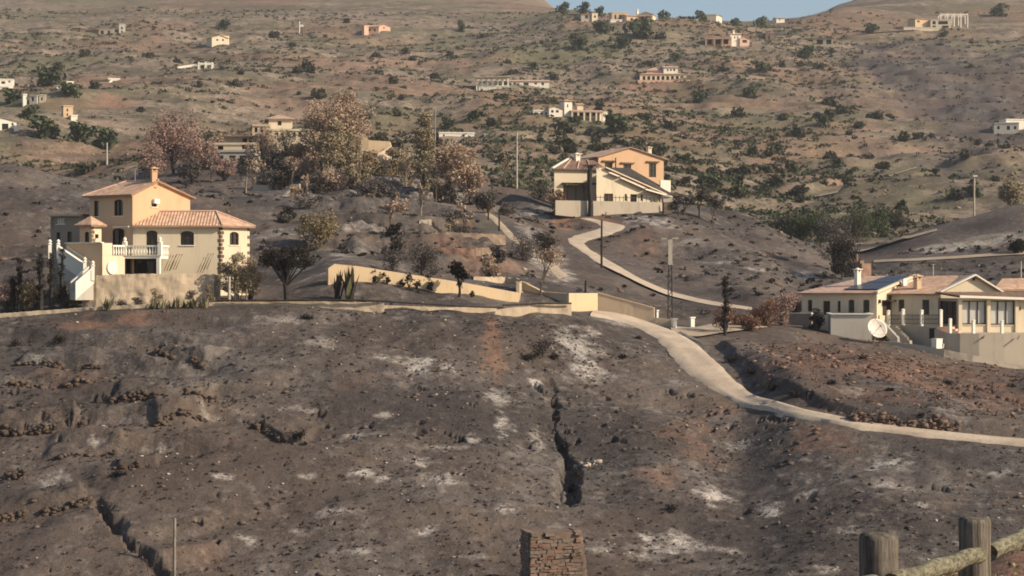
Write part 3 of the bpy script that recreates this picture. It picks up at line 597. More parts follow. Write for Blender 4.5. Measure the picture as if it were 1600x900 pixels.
# quoins and thin slanting bars on the wing front
for i in range(13):
    z = zw-.3-i*.3
    for (P0, P1, ang) in ((A, B, -10), (B, Cc, 48)):
        uu = (P1-P0).length-.1 if P1 is B else .1
        MB().box(onwall(P0, P1, uu+((i % 2)*.07-.03)*(1 if P0 is B else -1), z, .012), (.2+.12*(i % 2), .03, .24), R(ang)).build('quoin', 'stone_brown', V1)
    uu = (Cc-B).length-.12
    if i % 2 == 0: MB().box(onwall(B, Cc, uu, z, .012), (.22, .03, .24), R(48)).build('quoin', 'stone_brown', V1)
for px_, py_ in ((266, 405), (276, 403), (325, 402), (318, 408)):
    for k in range(3):
        q = W(px_+k*4, py_, 144.6); MB().tube([q+Vector((0, .25, .3)), q+Vector((-.25, .05, -.35)), q+Vector((-.45, -.1, -.9))], .035, 4).build('slanting_bar', 'wood', V1)
# awning rail
p = W(176, 355, 145); q = W(201, 354, 143.9); MB().tube([p, q], .05).build('awning_rail', 'balwhite', V1)
# porch turret
T = C(143, 145.2); TL = hit_px(T, -35, 124.5); TR = hit_px(T, 55, 158.5); zt = zat(351, 145)
opt = [rect(TL, T, (132, 362, 139.5, 380))]; opr = [rect(T, TR, (148.5, 366, 154, 372.5))]
wall(V1, TL, T, zb, zt, 'ochre', opt); wall(V1, T, TR, zb, zt, 'cream', opr); window(V1, TL, T, opt[0], 1, 1, arch='ochre', sill=None); window(V1, T, TR, opr[0], 1, 1, sill=None)
TB = TL+(TR-T); wall(V1, TR, TB, zb, zt, 'ochre'); wall(V1, TB, TL, zb, zt, 'ochre')
ap = (T+TB)/2; ap.z = zat(337, 146)
rf = []; Q = [off(off(T, -35, .3, 0), -125, .3, zt), off(off(TR, -35, .3, 0), 55, .3, zt), off(off(TB, -35, -.3, 0), 55, .3, zt), off(off(TL, -35, -.3, 0), -125, .3, zt)]
roof(V1, [(Q[i], Q[(i+1) % 4], ap) for i in range(4)], 'tile')
for i in range(6): MB().box(onwall(T, TR, .09+.06*(i % 2), zt-.25-i*.3, .012), (.18+.1*(i % 2), .03, .24), R(55)).build('quoin', 'stone_brown', V1)
# flat-roofed annexe behind
X1 = C(128, 149.5); X0 = hit_px(X1, -20, 79); zx = zat(337, 150)
opx = [rect(X0, X1, (89, 341, 101, 350)), rect(X0, X1, (88, 363, 94, 378)), rect(X0, X1, (105, 362, 112, 378))]
wall(V1, X0, X1, zb, zx, 'scorched_shaded_wall', opx)  # annexe lies in shade, put here into the darker wall colour
for q in opx[1:]: window(V1, X0, X1, q, 1, 1, sill=None)
window(V1, X0, X1, opx[0], 3, 2, 'balwhite', 'blind')
wall(V1, go(X0, 70, 4), X0, zb, zx, 'scorched_shaded_wall'); wall(V1, X1, go(X1, 70, 4), zb, zx, 'scorched_shaded_wall')
MB().face([off(X0, -20, -.2, zx+.1), off(X1, -20, .2, zx+.1), off(go(X1, 70, 4), -20, .2, zx+.1), off(go(X0, 70, 4), -20, -.2, zx+.1)]).bar(off(X0, -110, .15, zx+.02), off(X1, -110, .15, zx+.02), .5, .16).build('flat_roof', 'concrete', V1)
# terrace
T1 = C(160, 142.5); T0 = hit_px(T1, -35, 103); T2 = hit_px(T1, 55, 195); T3 = hit_px(T2, -10, 250)
zp = zat(379.5, 142.5); zf = zat(399, 143); zg = zat(470, 143)
wall(V1, T0, T1, zg, zp, 'ochre', name='terrace_wall'); wall(V1, T1, T2, zg, zf, 'cream', name='terrace_wall')
tf = MB(); tf.face([off(T0, 0, 0, zf-.02), off(T1, 0, 0, zf-.02), off(T2, 0, 0, zf-.02), off(A, 0, 0, zf-.02), off(KL, 0, 0, zf-.02), off(C(110, 149), 0, 0, zf-.02)]); tf.build('terrace_floor', 'terracotta', V1)
T3b = go(T3, 80, 1.75); T2b = go(T2, 80, 1.7)
mb = MB(); ss = [off(T2, 0, 0, zf), off(T3, 0, 0, zf), off(T3b, 0, 0, zf), off(T2b, 0, 0, zf)]
mb.face(ss); mb.face([p-Vector((0, 0, .22)) for p in reversed(ss)])
for i in range(4): j = (i+1) % 4; mb.face([ss[i], ss[i]-Vector((0, 0, .22)), ss[j]-Vector((0, 0, .22)), ss[j]])
mb.build('balcony_slab', 'balwhite', V1)
MB().box((T3.x-.12, T3.y+.12, (zf-.22+zg)/2), (.26, .26, zf-.22-zg), R(-10)).build('pillar', 'balwhite', V1)
MB().bar(off(T0, 0, 0, zp+.03), off(T1, 0, 0, zp+.03), .3, .07).build('coping', 'balwhite', V1)
bal = MB().lathe((0, 0, 0), [(.07, 0), (.05, .06), (.09, .22), (.06, .42), (.045, .55), (.07, .66)], 8); balme = None
def balustrade(par, P0, P1, z, n, post=True):
    global balme
    d = (P1-P0)
    for i in range(n):
        q = P0+d*((i+.5)/n)
        if balme is None: o = bal.build('baluster', 'balwhite', None, True); balme = o.data; D.objects.remove(o)
        o = D.objects.new('baluster', balme); COL.objects.link(o); o.parent = par; o.location = Vector((q.x, q.y, z))-par.location
    MB().bar((P0.x, P0.y, z+.72), (P1.x, P1.y, z+.72), .2, .12).build('handrail', 'balwhite', par)
Tm = hit_px(T1, 55, 175.5)
wall(V1, T1, Tm, zf-.02, zp, 'cream', name='terrace_wall')
balustrade(V1, Tm, T2, zf, 5); balustrade(V1, T2, T3, zf, 12); balustrade(V1, T3, T3b, zf, 5)
for q in (T2, T3): MB().box((q.x, q.y, zf+.5), (.3, .3, 1.0), R(-10)).lathe((q.x, q.y, zf+1.0), [(.2, 0), (.2, .06), (.08, .1), (.14, .22), (.1, .34), (.02, .4)], 8).build('balustrade_post', 'balwhite', V1)
# outside stairs in two flights
def flight(P0, z0, P1, z1, wd, n, nm='stair_flight'):
    d = P1-P0; ln = d.length; d = d/ln; s = Vector((d.y, -d.x, 0)); s = s if s.y > 0 else -s; mb = MB()
    for i in range(n):
        zt_ = z0+(z1-z0)*(i+.5)/n; q = P0+d*(ln*(i+.5)/n)+s*wd/2; zlow = min(z0, z1)-.6
        mb.box((q.x, q.y, (zt_+zlow)/2), (ln/n*.998, wd, zt_-zlow), math.atan2(d.y, d.x))
    st = mb.build(nm, 'grey_white', V1)
    for k in (0, wd):
        a = P0+s*k; b_ = P1+s*k; pm = MB(); a3 = Vector((a.x, a.y, z0)); b3 = Vector((b_.x, b_.y, z1)); n3 = s*.09; up = Vector((0, 0, .62)); dn = Vector((0, 0, -.55))
        for sg in (1, -1): pm.face([a3+n3*sg+dn, b3+n3*sg+dn, b3+n3*sg+up, a3+n3*sg+up] if sg > 0 else [a3+n3*sg+up, b3+n3*sg+up, b3+n3*sg+dn, a3+n3*sg+dn])
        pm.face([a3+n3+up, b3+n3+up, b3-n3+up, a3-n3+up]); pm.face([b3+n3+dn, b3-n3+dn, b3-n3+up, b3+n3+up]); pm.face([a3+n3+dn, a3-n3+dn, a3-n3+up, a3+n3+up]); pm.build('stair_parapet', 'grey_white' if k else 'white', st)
        MB().bar(a3+up+Vector((0, 0, .05)), b3+up+Vector((0, 0, .05)), .28, .1).build('coping', 'balwhite', st)
    return st
S0 = C(91, 143.9); S1 = C(131, 142.3); flight(S1, zat(426, 142.3), S0, zat(399, 143.9), .95, 11)
S2 = C(146, 140.0); S3 = C(117.5, 139.2); flight(S3, zat(456, 139.2), S2, zat(431, 140.0), .95, 9)
for (q, z) in ((C(91, 143.8), zat(398, 143.8)), (C(78, 144.6), zat(398, 144.6)), (C(132.5, 142.1), zat(426, 142.1)), (C(145, 139.9), zat(432, 139.9))):
    MB().box((q.x, q.y, z+.25), (.24, .24, 1.1), .3).lathe((q.x, q.y, z+.8), [(.2, 0), (.08, .08), (.15, .22), (.03, .36)], 8).build('stair_post', 'balwhite', V1)
# satellite-like round table propped on the terrace face
MB().tube([onwall(T1, T2, .9, zat(418, 143.2), .12), onwall(T1, T2, .9, zat(418, 143.2), .06)], .5, 16).build('round_panel', 'white', V1)

# rubble retaining wall under the villa
def ret_wall(pts, mat, label, name='retaining_wall', th=.45, rough=.06, seed=1, cat='wall'):
    """pts: (px, Y, py_top, py_bottom)"""
    P = []
    for (a, b_) in zip(pts[:-1], pts[1:]):
        n = max(2, int(abs(a[0]-b_[0])/3))
        for i in range(n): P.append(tuple(a[k]+(b_[k]-a[k])*i/n for k in range(4)))
    P.append(pts[-1]); m_ = 12; V = []; fa = []; r_ = random.Random(seed)
    for px_, Y, t_, bt in P:
        c = C(px_, Y); z1, z0 = zat(t_, Y), zat(bt, Y)-.5
        for j in range(m_+1): zz_ = z0+(z1-z0)*j/m_; V.append((c.x, c.y+rough*float(fbm(np.array([c.x]), np.array([zz_]), .9, 3, seed)[0]), zz_+(r_.uniform(-rough, rough)*.7 if j == m_ else 0)))
        V.append((c.x, c.y+th, z1)); V.append((c.x, c.y+th, z0))
    k = m_+3
    for i in range(len(P)-1):
        for j in range(k-1): fa.append((i*k+j, (i+1)*k+j, (i+1)*k+j+1, i*k+j+1))
    mb = MB(); mb.v = V; mb.f = fa+[tuple(range(k)), tuple(reversed(range((len(P)-1)*k, len(P)*k)))]
    o = mb.build(name, mat); return tag(o, label, cat)
ret_wall([(128, 140.6, 434, 480), (150, 140.3, 431, 478), (200, 140.6, 428.5, 476), (270, 141.2, 428.5, 475), (335, 142.2, 429, 474), (343, 143.8, 430, 472)], 'tan_wall', 'tan rendered retaining wall directly under the ochre villa', rough=.09, seed=3)
# kerb and black water pipe along the top of the burnt slope
ret_wall([(-60, 139.0, 494, 510), (0, 139.2, 490, 504), (70, 139.4, 485, 500), (140, 139.4, 480, 494), (230, 139.4, 475.5, 488), (340, 139.6, 472, 482), (480, 139.8, 470.5, 480), (600, 140.2, 473, 482)], 'tan_wall', 'long low kerb wall running below the villa to the black pipe', 'kerb_wall', .3, .05, 5)
ret_wall([(600, 141.2, 477, 487), (700, 142.4, 480.5, 491), (790, 144.0, 479.5, 494), (840, 145.2, 476.5, 493), (893, 146.0, 474.5, 490)], 'tan_wall', 'low tan retaining kerb below the long boundary wall', 'kerb_wall', .4, .05, 6)
pp = [W(px_, py_, Y) for px_, py_, Y in ((345,469.5,139.4),(420,469.8,139.5),(500,469,139.6),(570,469,139.8),(620,472,140.4),(680,475.5,141.2),(740,479,142.2),(786,480.5,143.4))]
tag(MB().tube(pp, .085, 6).build('water_pipe', 'pipe'), 'black water pipe lying along the top of the burnt slope', 'pipe')
pp = [W(px_, py_, Y) for px_, py_, Y in ((786,476.5,143.6),(830,474.5,144.8),(893,473.8,145.7))]
tag(MB().tube(pp, .07, 6).build('water_pipe', 'pipe'), 'short dark pipe on the tan kerb by the gate pier', 'pipe')

# boundary walls of the drive
def bwall(name, pts, mat, label, th=.25, cop=None):
    """pts: (px, Y, py_top, py_bottom)"""
    root = thing(name, tuple(W(pts[0][0], pts[0][3], pts[0][1])), label, 'wall'); mb = MB(); P = []
    for px_, Y, t_, bt in pts: c = C(px_, Y); P.append((c, zat(t_, Y), zat(bt, Y)-.8))
    for (a, t1, b1_), (c, t2, b2_) in zip(P[:-1], P[1:]):
        d = (c-a).normalized(); n = Vector((-d.y, d.x, 0))*th
        q = [Vector((a.x, a.y, b1_)), Vector((c.x, c.y, b2_)), Vector((c.x, c.y, t2)), Vector((a.x, a.y, t1))]; r_ = [x+n for x in q]
        mb.face(q); mb.face(r_[::-1]); mb.face([q[3], q[2], r_[2], r_[3]]); mb.face([q[1], r_[1], r_[2], q[2]]); mb.face([q[0], q[3], r_[3], r_[0]])
        if cop: MB().bar(Vector((a.x, a.y, t1+.03))+n/2, Vector((c.x, c.y, t2+.03))+n/2, th+.1, .07).build('coping', cop, root)
    mb.build('wall_face', mat, root); return root
bwall('boundary_wall', [(513, 145.4, 419, 434), (523, 145.6, 412.5, 435), (560, 146.3, 416, 440), (640, 147.8, 428.5, 452), (730, 149.9, 442.5, 466), (811, 151.9, 457.5, 477)], 'yellow_wall', 'long bright yellow boundary wall running downhill with burnt plants before it')
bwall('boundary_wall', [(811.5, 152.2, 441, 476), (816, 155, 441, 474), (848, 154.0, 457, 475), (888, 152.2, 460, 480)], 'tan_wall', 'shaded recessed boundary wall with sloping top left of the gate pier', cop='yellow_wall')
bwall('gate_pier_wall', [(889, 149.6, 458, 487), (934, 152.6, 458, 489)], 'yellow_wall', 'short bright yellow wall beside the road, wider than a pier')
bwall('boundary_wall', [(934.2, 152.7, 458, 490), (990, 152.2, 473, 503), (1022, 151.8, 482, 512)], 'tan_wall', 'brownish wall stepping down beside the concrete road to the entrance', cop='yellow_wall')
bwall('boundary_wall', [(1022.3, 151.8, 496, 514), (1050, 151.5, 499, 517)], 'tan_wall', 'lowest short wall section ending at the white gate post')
for px_, pt, pb, Y, lb in ((1053, 497, 516, 151.2, 'white gate post at the end of the brownish wall'), (1081, 495, 513, 155, 'white gate post standing alone right of the wall end'), (1026, 484, 498, 153, 'small white post poking above the brownish wall')):
    c = C(px_, Y); h = zat(pt, Y)-zat(pb, Y)
    t_ = thing('gate_post', (c.x, c.y, zat(pb, Y)), lb, 'gate post')
    MB().box((c.x, c.y, zat(pb, Y)+h/2-.3), (.34 if px_ != 1026 else .16, .34, h+.4), .4).build('shaft', 'balwhite', t_)
    MB().box((c.x, c.y, zat(pt, Y)-.06), (.46 if px_ != 1026 else .22, .46, .1), .4).build('cap', 'balwhite', t_)
# kerb of the drive entrance
ret_wall([(1062, 147.5, 517, 521), (1080, 145.5, 525, 529), (1097, 143.6, 533, 538)], 'white', 'short white kerb at the mouth of the dirt drive', 'drive_kerb', .25, .02, 8, 'kerb')

# ------------------------------------------------------------------ house in the middle distance with the dark roof
Y2 = 252.0
V2 = thing('villa', tuple(W(960, 330, Y2)), 'mid-distance villa with orange gable, dark burnt roof and terrace wall above the bend', 'house')
zb2 = zat(336, Y2)
# upper gabled block
A = C(935, 262); B = hit_px(A, 26, 1037); zE = zat(247, 265); zA = zat(231.5, 265); ln = (B-A).length
ops = [rect(A, B, (945, 254, 957, 266)), rect(A, B, (974, 257, 986, 272)), rect(A, B, (1014, 255, 1025, 277))]
wall(V2, A, B, zb2, zE, 'orange', ops, gable=(ln*.48, zA))
for q in ops:
    window(V2, A, B, q, 2, 2, sill=None); a, b_, c, d = q
    MB().bar(onwall(A, B, a-.45, d+.22, .12), onwall(A, B, b_+.45, d+.22, .12), .35, .16).build('lintel_canopy', 'wood', V2)
Bb = go(B, 102, 8); Ab = go(A, 102, 8)
wall(V2, B, Bb, zb2, zE, 'orange'); wall(V2, Bb, Ab, zb2, zE, 'orange', gable=(ln*.52, zA)); wall(V2, Ab, A, zb2, zE, 'orange')
rp = onwall(A, B, ln*.48, zA+.12, .3); rb = onwall(A, B, ln*.48, zA+.12, -8.3)
le = onwall(A, B, -.4, zE-.02, .3); lb_ = onwall(A, B, -.4, zE-.02, -8.3); re_ = onwall(A, B, ln+.4, zE-.02, .3); rbk = onwall(A, B, ln+.4, zE-.02, -8.3)
roof(V2, [(le, rp, rb, lb_), (rp, re_, rbk, rb)], 'tile_pink')
chimney(V2, 1014, 267, 243, 229, .55, 'cream')
c = C(962, 262.5); MB().tube([(c.x, c.y, zat(262, 262)), (c.x, c.y, zat(246, 262))], .1).build('stove_pipe', 'rail_dark', V2)
# front block: asymmetric gable wall, its roof falling to the right
A = C(932, 248); B = hit_px(A, 26, 1036); ln = (B-A).length
v0 = rect(A, B, (945, 263, 1036, 303)); zlo = zat(303, 250)
ops = [rect(A, B, (944, 296, 958, 316)), rect(A, B, (985, 299, 995, 316)), rect(A, B, (976, 297, 979.5, 314)), rect(A, B, (1001, 299, 1004.5, 314))]
wall(V2, A, B, zb2, zlo-.02, 'cream', ops)
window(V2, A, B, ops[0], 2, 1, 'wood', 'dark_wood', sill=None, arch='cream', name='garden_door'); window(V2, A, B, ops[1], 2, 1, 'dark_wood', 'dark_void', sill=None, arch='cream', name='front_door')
for q in ops[2:]: window(V2, A, B, q, 1, 1, sill=None)
g = MB(); g.face([onwall(A, B, 0, zlo-.02), onwall(A, B, ln, zlo-.02), onwall(A, B, v0[0], zat(263, 250)), onwall(A, B, 0, zat(264, 250))]); g.build('gable_wall', 'cream', V2)
def fp_(px_, py_, out=.3): u, z = uz(A, B, px_, py_); return onwall(A, B, u, z, out)
fv = [fp_(944, 261.5), fp_(1039, 303.5), W(1057, 304, 264.5), W(984, 262.5, 262)]
roof(V2, [fv], 'tile_burnt', .18)
MB().bar(fv[0]+Vector((0, -.05, 0)), fv[1]+Vector((0, -.05, 0)), .25, .16).build('verge', 'cream', V2)
# stepped little porch roofs on the front
for (x0, y0, x1, y1) in ((948, 269.5, 963, 275.5), (966, 277.5, 1003, 294)):
    a = fp_(x0, y0, .5); b_ = fp_(x1, y1, .5); roof(V2, [(a, b_, b_+Vector((.9, 1.0, .12)), a+Vector((.9, 1.0, .12)))], 'tile_pink', .14, 'porch_roof'); MB().bar(a+Vector((0, -.06, -.02)), b_+Vector((0, -.06, -.02)), .12, .13).build('verge', 'balwhite', V2)
a = fp_(1003, 296, .9); b_ = fp_(1035, 305, .9); roof(V2, [(a, b_, b_+Vector((.5, 1.8, .15)), a+Vector((.5, 1.8, .15)))], 'tile_pink', .12, 'porch_roof'); MB().bar(a+Vector((0, -.06, -.02)), b_+Vector((0, -.06, -.02)), .2, .18).build('verge', 'balwhite', V2)
for px_ in (1026, 1033): c = fp_(px_, 309, .8); MB().box((c.x, c.y, zat(309, 248)), (.2, .2, zat(300, 248)-zat(318, 248))).build('porch_post', 'dark_wood', V2)
# left block
A2 = C(866, 249); B2 = hit_px(A2, 16, 933.5); z2 = zat(266, 252)
q = rect(A2, B2, (880, 288, 931, 316))
wall(V2, A2, B2, zb2, z2, 'cream', [q]); window(V2, A2, B2, q, 4, 1, 'dark_wood', 'scorched_shaded_wall', sill=None, name='porch_opening', depth=1.6)
MB().bar(onwall(A2, B2, q[0]-.2, q[3]+.1, .25), onwall(A2, B2, q[1]+.6, q[3]+.1, .25), .6, .22).build('porch_beam', 'dark_wood', V2)
wall(V2, go(A2, 84, 7), A2, zb2, z2, 'white')
lf = [onwall(A2, B2, -.4, z2, .4), onwall(A2, B2, 7.2, z2, .4), onwall(A2, B2, 7.0, zat(252, 257), -4.6), onwall(A2, B2, 3.6, zat(249, 257), -4.6)]
roof(V2, [lf], 'tile_brown', .16); MB().bar(lf[0]+Vector((0, 0, .06)), lf[3]+Vector((0, 0, .06)), .3, .14).build('verge', 'white', V2)
for k in range(3): MB().tube([lf[0]+(lf[1]-lf[0])*(.2+.25*k)+Vector((0, .1, .04)), lf[3]+(lf[2]-lf[3])*(.1+.3*k)+Vector((0, 0, .06))], .08, 5).build('ridge_tiles', 'tile_pink', V2)
chimney(V2, 901.5, 254, 259, 239, .62, 'white')
# terrace wall and railing
bwall('terrace_wall', [(868, 242.5, 313, 326), (935, 244.5, 314, 333), (1000, 246.8, 315.5, 334), (1029, 248, 316, 332), (1036, 251, 316, 330)], 'concrete', 'beige terrace wall in front of the middle villa above the road bend', .3)
tr = thing('terrace_railing', tuple(W(950, 314, 246.3)), 'thin dark railing along the beige terrace wall of the middle villa', 'railing')
for i in range(17):
    px_ = 932+i*6; c = C(px_, 244.5+i*.24); MB().box((c.x, c.y, zat(311, 246)), (.06, .06, .85)).build('baluster', 'rail_dark', tr)
MB().bar(W(932, 308.2, 244.5), W(1029, 309.5, 248.4), .07, .07).build('handrail', 'rail_dark', tr)
tk = thing('water_tank', tuple(W(1042, 331, 245)), 'beige box-shaped tank on a plinth right of the middle villa terrace', 'tank')
c = C(1042, 245); MB().box((c.x, c.y, zat(312, 245)), (1.2, 1.0, .7), .2).lathe((c.x, c.y, zat(308, 245)), [(.75, 0), (.72, .12), (.5, .22), (.1, .26)], 10).build('tank_body', 'concrete', tk)
MB().box((c.x, c.y, zat(324, 245)-.1), (1.0, .9, 1.5), .2).build('plinth', 'stone_brown', tk)
bwall('yard_wall', [(1032, 262, 281, 300), (1048, 262.6, 282, 302)], 'white', 'small white yard wall showing behind the dark roof edge')

# ------------------------------------------------------------------ bungalow on the right
Y4 = 163.0
V4 = thing('bungalow', tuple(W(1420, 520, Y4)), 'long cream bungalow with sunroom, tiled roofs and solar panels above a curved retaining wall', 'house')
zb4 = zat(552, 160)
# left block: shaded long side, bright end wall
B = C(1370, 160); A = hit_px(B, -32, 1253); E = hit_px(B, 58, 1429); ze = zat(456, 160.3)
ops = [rect(A, B, (1262, 468.5, 1269, 487)), rect(A, B, (1286, 470, 1297, 492)), rect(A, B, (1308.5, 470, 1313.5, 488)), rect(A, B, (1325.5, 468, 1335, 489)), rect(A, B, (1348.5, 468, 1358.5, 489))]
wall(V4, A, B, zb4, ze, 'cream', ops)
for q in ops: window(V4, A, B, q, 1, 1, sill=None, frame='wood', arch='cream' if q in ops[3:] else None)
le_ = (E-B).length; zE2 = zat(433, E.y)
mb = MB(); mb.face([onwall(B, E, 0, zb4), onwall(B, E, le_, zb4), onwall(B, E, le_, zE2), onwall(B, E, 0, ze)]); mb.build('end_wall', 'cream', V4)
q = rect(B, E, (1376, 470, 1392, 492)); 
u, z = uz(B, E, 1373, 471); MB().box(onwall(B, E, u, z, .1), (.2, .14, .3), R(58)).build('wall_lamp', 'rail_dark', V4)
MB().bar(onwall(B, E, uz(B, E, 1378, 470)[0], zat(470, 161), .35), onwall(B, E, uz(B, E, 1393, 470)[0], zat(470, 162), .35), .7, .12).build('door_canopy', 'dark_wood', V4)
dq = rect(B, E, (1379, 471.5, 1390, 492)); MB().box(onwall(B, E, (dq[0]+dq[1])/2, (dq[2]+dq[3])/2, .03), (dq[1]-dq[0], .06, dq[3]-dq[2]), R(58)).build('door', 'dark_wood', V4)
Ar = go(A, 58, le_); wall(V4, Ar, A, zb4, ze, 'cream'); wall(V4, E, Ar, zb4, zE2, 'cream')
ev0 = off(off(A, -32, -.35, 0), -122, .4, ze-.08); ev1 = off(off(B, -32, .12, 0), -122, .4, ze-.08); rg1 = off(E, -32, .12, zE2+.12); rg0 = off(off(Ar, -32, 2.5, 0), 0, 0, zE2+.12)
bk0 = off(off(Ar, -32, -.35, 0), 58, 4, ze-.1); bk1 = off(off(E, -32, .12, 0), 58, 4, ze-.1)
roof(V4, [(ev0, ev1, rg1, rg0), (rg0, rg1, bk1, bk0), (ev0, rg0, bk0)], 'tile_pink')
MB().bar(ev1+Vector((0, 0, .05)), rg1+Vector((0, 0, .05)), .24, .2).build('verge', 'cream', V4)
# solar panels on that roof
def onroof(s, t_): return (ev0.lerp(ev1, s)).lerp(rg0.lerp(rg1, s), t_)
for i in range(4):
    for j in range(2):
        s0, s1 = .50+i*.118, .50+(i+1)*.118-.006; t0, t1 = .14+j*.40, .14+(j+1)*.40-.02; up = Vector((0, 0, .12))
        f = [onroof(s0, t0)+up, onroof(s1, t0)+up, onroof(s1, t1)+up, onroof(s0, t1)+up]; mb = MB(); mb.face(f); lo = [p_-Vector((0, 0, .06)) for p_ in f]; mb.face(lo[::-1])
        for k in range(4): l_ = (k+1) % 4; mb.face([f[k], lo[k], lo[l_], f[l_]])
        mb.build('solar_panel', 'solar', V4)
chimney(V4, 1340, 164.5, 441, 419, .42, 'white')
u, z = uz(B, E, 1408, 441); MB().box(onwall(B, E, u, z, .2), (.85, .35, .6), R(58)).build('air_conditioner', 'balwhite', V4)
u, z = uz(B, E, 1402, 443); MB().box(onwall(B, E, u, z-.05, .16), (.3, .3, .45), R(58)).build('condenser_box', 'rail_dark', V4)
# middle block
Bm = C(1466, 160.2); Am = hit_px(Bm, -28, 1393); zem = zat(458, 160.8); Em = hit_px(Bm, 62, 1500)
ops = [rect(Am, Bm, (1404, 468, 1413, 487)), rect(Am, Bm, (1441, 468, 1452, 492))]
wall(V4, Am, Bm, zb4, zem, 'cream', ops)
for q in ops: window(V4, Am, Bm, q, 1, 1, sill=None, frame='wood')
zrm = zat(430.5, 166)
m0 = off(off(Am, -28, -.6, 0), -118, .35, zem-.04); m1 = off(off(Bm, -28, .2, 0), -118, .35, zem-.04)
gA = W(1522, 430, 165.0); gL = W(1464, 457, 160.0)
mr1 = Vector((gA.x, gA.y, zrm)); mr0 = W(1447, 430.5, 168.5); mr0.z = zrm
roof(V4, [(m0, m1, mr1, mr0)], 'tile')
chimney(V4, 1433.5, 162.5, 456, 429, .48, 'ochre')
# gable front over the sunroom
GA = C(1470, 160.8); GB = hit_px(GA, 14, 1560); zg4 = zat(457, 161.3); lng = (GB-GA).length
mb = MB(); mb.face([onwall(GA, GB, 0, zb4), onwall(GA, GB, lng, zb4), onwall(GA, GB, lng, zg4), onwall(GA, GB, lng*.565, zat(430.5, 162.2)), onwall(GA, GB, 0, zg4)]); mb.build('gable_wall', 'cream', V4)
pk = onwall(GA, GB, lng*.565, zat(429.5, 162.2), .2); pl = onwall(GA, GB, -.2, zg4+.05, .2); pr_ = onwall(GA, GB, lng+.3, zg4+.02, .2)
for a, b_ in ((pl, pk), (pk, pr_)): MB().bar(a, b_, .5, .12).build('verge', 'balwhite', V4)
rbk = pk+Vector((-.3, 7.5, 0)); rr = pr_+Vector((-.3, 7.5, 0))
roof(V4, [(pk+Vector((0, .1, -.04)), pr_+Vector((0, .1, -.04)), rr, rbk), (pl+Vector((0, .1, -.04)), pk+Vector((0, .1, -.04)), rbk, pl+Vector((-.3, 7.5, 0)))], 'tile')
u, z = uz(GA, GB, 1521, 436); MB().box(onwall(GA, GB, u, z, .08), (.18, .12, .25), R(14)).build('wall_lamp', 'rail_dark', V4)
# sunroom: lean-to roof, pillars and glazing
SA = C(1497, 157.4); SB = hit_px(SA, 10, 1625); zs1 = zat(466, 157.6); lns = (SB-SA).length
SL = C(1465.5, 160.4)
ops = [rect(SA, SB, (1502.5, 469.5, 1541, 507)), rect(SA, SB, (1547, 469.5, 1585.5, 507.5))]
wall(V4, SA, SB, zat(550, 158), zs1, 'cream', ops, 'sunroom_wall')
for q in ops: window(V4, SA, SB, q, 3, 1, 'rail_dark', 'blind', sill='cream', name='sunroom_window', fw=.1)
q = rect(SL, SA, (1468, 470, 1494, 507)); wall(V4, SL, SA, zat(550, 158), zs1, 'scorched_shaded_wall', [q], 'sunroom_wall'); window(V4, SL, SA, q, 3, 1, 'rail_dark', 'glass', sill=None, name='sunroom_window')  # side wall darker than the cream front: its shade is in the colour
fl = W(1462, 456, 160.2); fr_ = onwall(SA, SB, -.1, zat(462, 157.3), .55); fr2 = onwall(SA, SB, lns, zat(466.5, 158.5), .55); fb2 = W(1640, 456, 161.2); 
roof(V4, [(fl, fr_, fr2, fb2)], 'tile_brown', .16, 'lean_to_roof'); MB().bar(fr_+Vector((0, -.05, -.06)), fr2+Vector((0, -.05, -.06)), .14, .2).build('fascia', 'balwhite', V4)
for px_ in (1499.5, 1544, 1588):
    u, z = uz(SA, SB, px_, 490); MB().box(onwall(SA, SB, u, (zat(466, 157.5)+zat(520, 157.5))/2, .05), (.3, .25, zat(466, 157.5)-zat(520, 157.5)), R(10)).build('pillar', 'cream', V4)
u, z = uz(SA, SB, 1592, 482); MB().box(onwall(SA, SB, u, z, .08), (.2, .14, .3), R(10)).build('wall_lamp', 'rail_dark', V4)
# right wing roof
ra = W(1552, 452, 164); rb_ = W(1650, 452, 165.5); rc = W(1640, 434, 168.5); rd = W(1566, 435, 168); roof(V4, [(ra, rb_, rc, rd)], 'tile')
w0, w1 = C(1555, 164.3), C(1650, 165.6); wall(V4, w0, w1, zb4, zat(452, 164.3), 'cream')
c = W(1458, 430, 168); MB().tube([c-Vector((0, 0, .4)), c+Vector((0, 0, 1.0))], .05).bar(c+Vector((-.2, 0, .95)), c+Vector((.2, 0, .95)), .04, .04).build('aerial', 'pole_pale', V4)
# terrace floor and curved retaining wall
ter = thing('terrace', tuple(W(1480, 545, 156)), 'grey curved retaining wall and paved terrace of the right-hand bungalow', 'wall')
TP = [(1394, 159.6, 508, 530), (1420, 157.8, 508, 534), (1450, 156.0, 511, 540), (1468, 155.0, 516, 546), (1482, 154.2, 520.5, 551), (1500, 153.8, 521, 557), (1530, 153.6, 521, 564), (1570, 153.8, 521, 571), (1640, 154.4, 521, 578)]
mb = MB(); n_ = len(TP)
for a, b_ in zip(TP[:-1], TP[1:]):
    for k in range(4):
        f0, f1 = k/4, (k+1)/4; s = [a[i]+(b_[i]-a[i])*f0 for i in range(4)]; e = [a[i]+(b_[i]-a[i])*f1 for i in range(4)]
        c0, c1_ = C(s[0], s[1]), C(e[0], e[1]); mb.face([(c0.x, c0.y, zat(s[3], s[1])-.8), (c1_.x, c1_.y, zat(e[3], e[1])-.8), (c1_.x, c1_.y, zat(e[2], e[1])), (c0.x, c0.y, zat(s[2], s[1]))])
mb.build('retaining_wall', 'concrete', ter)
mb = MB()
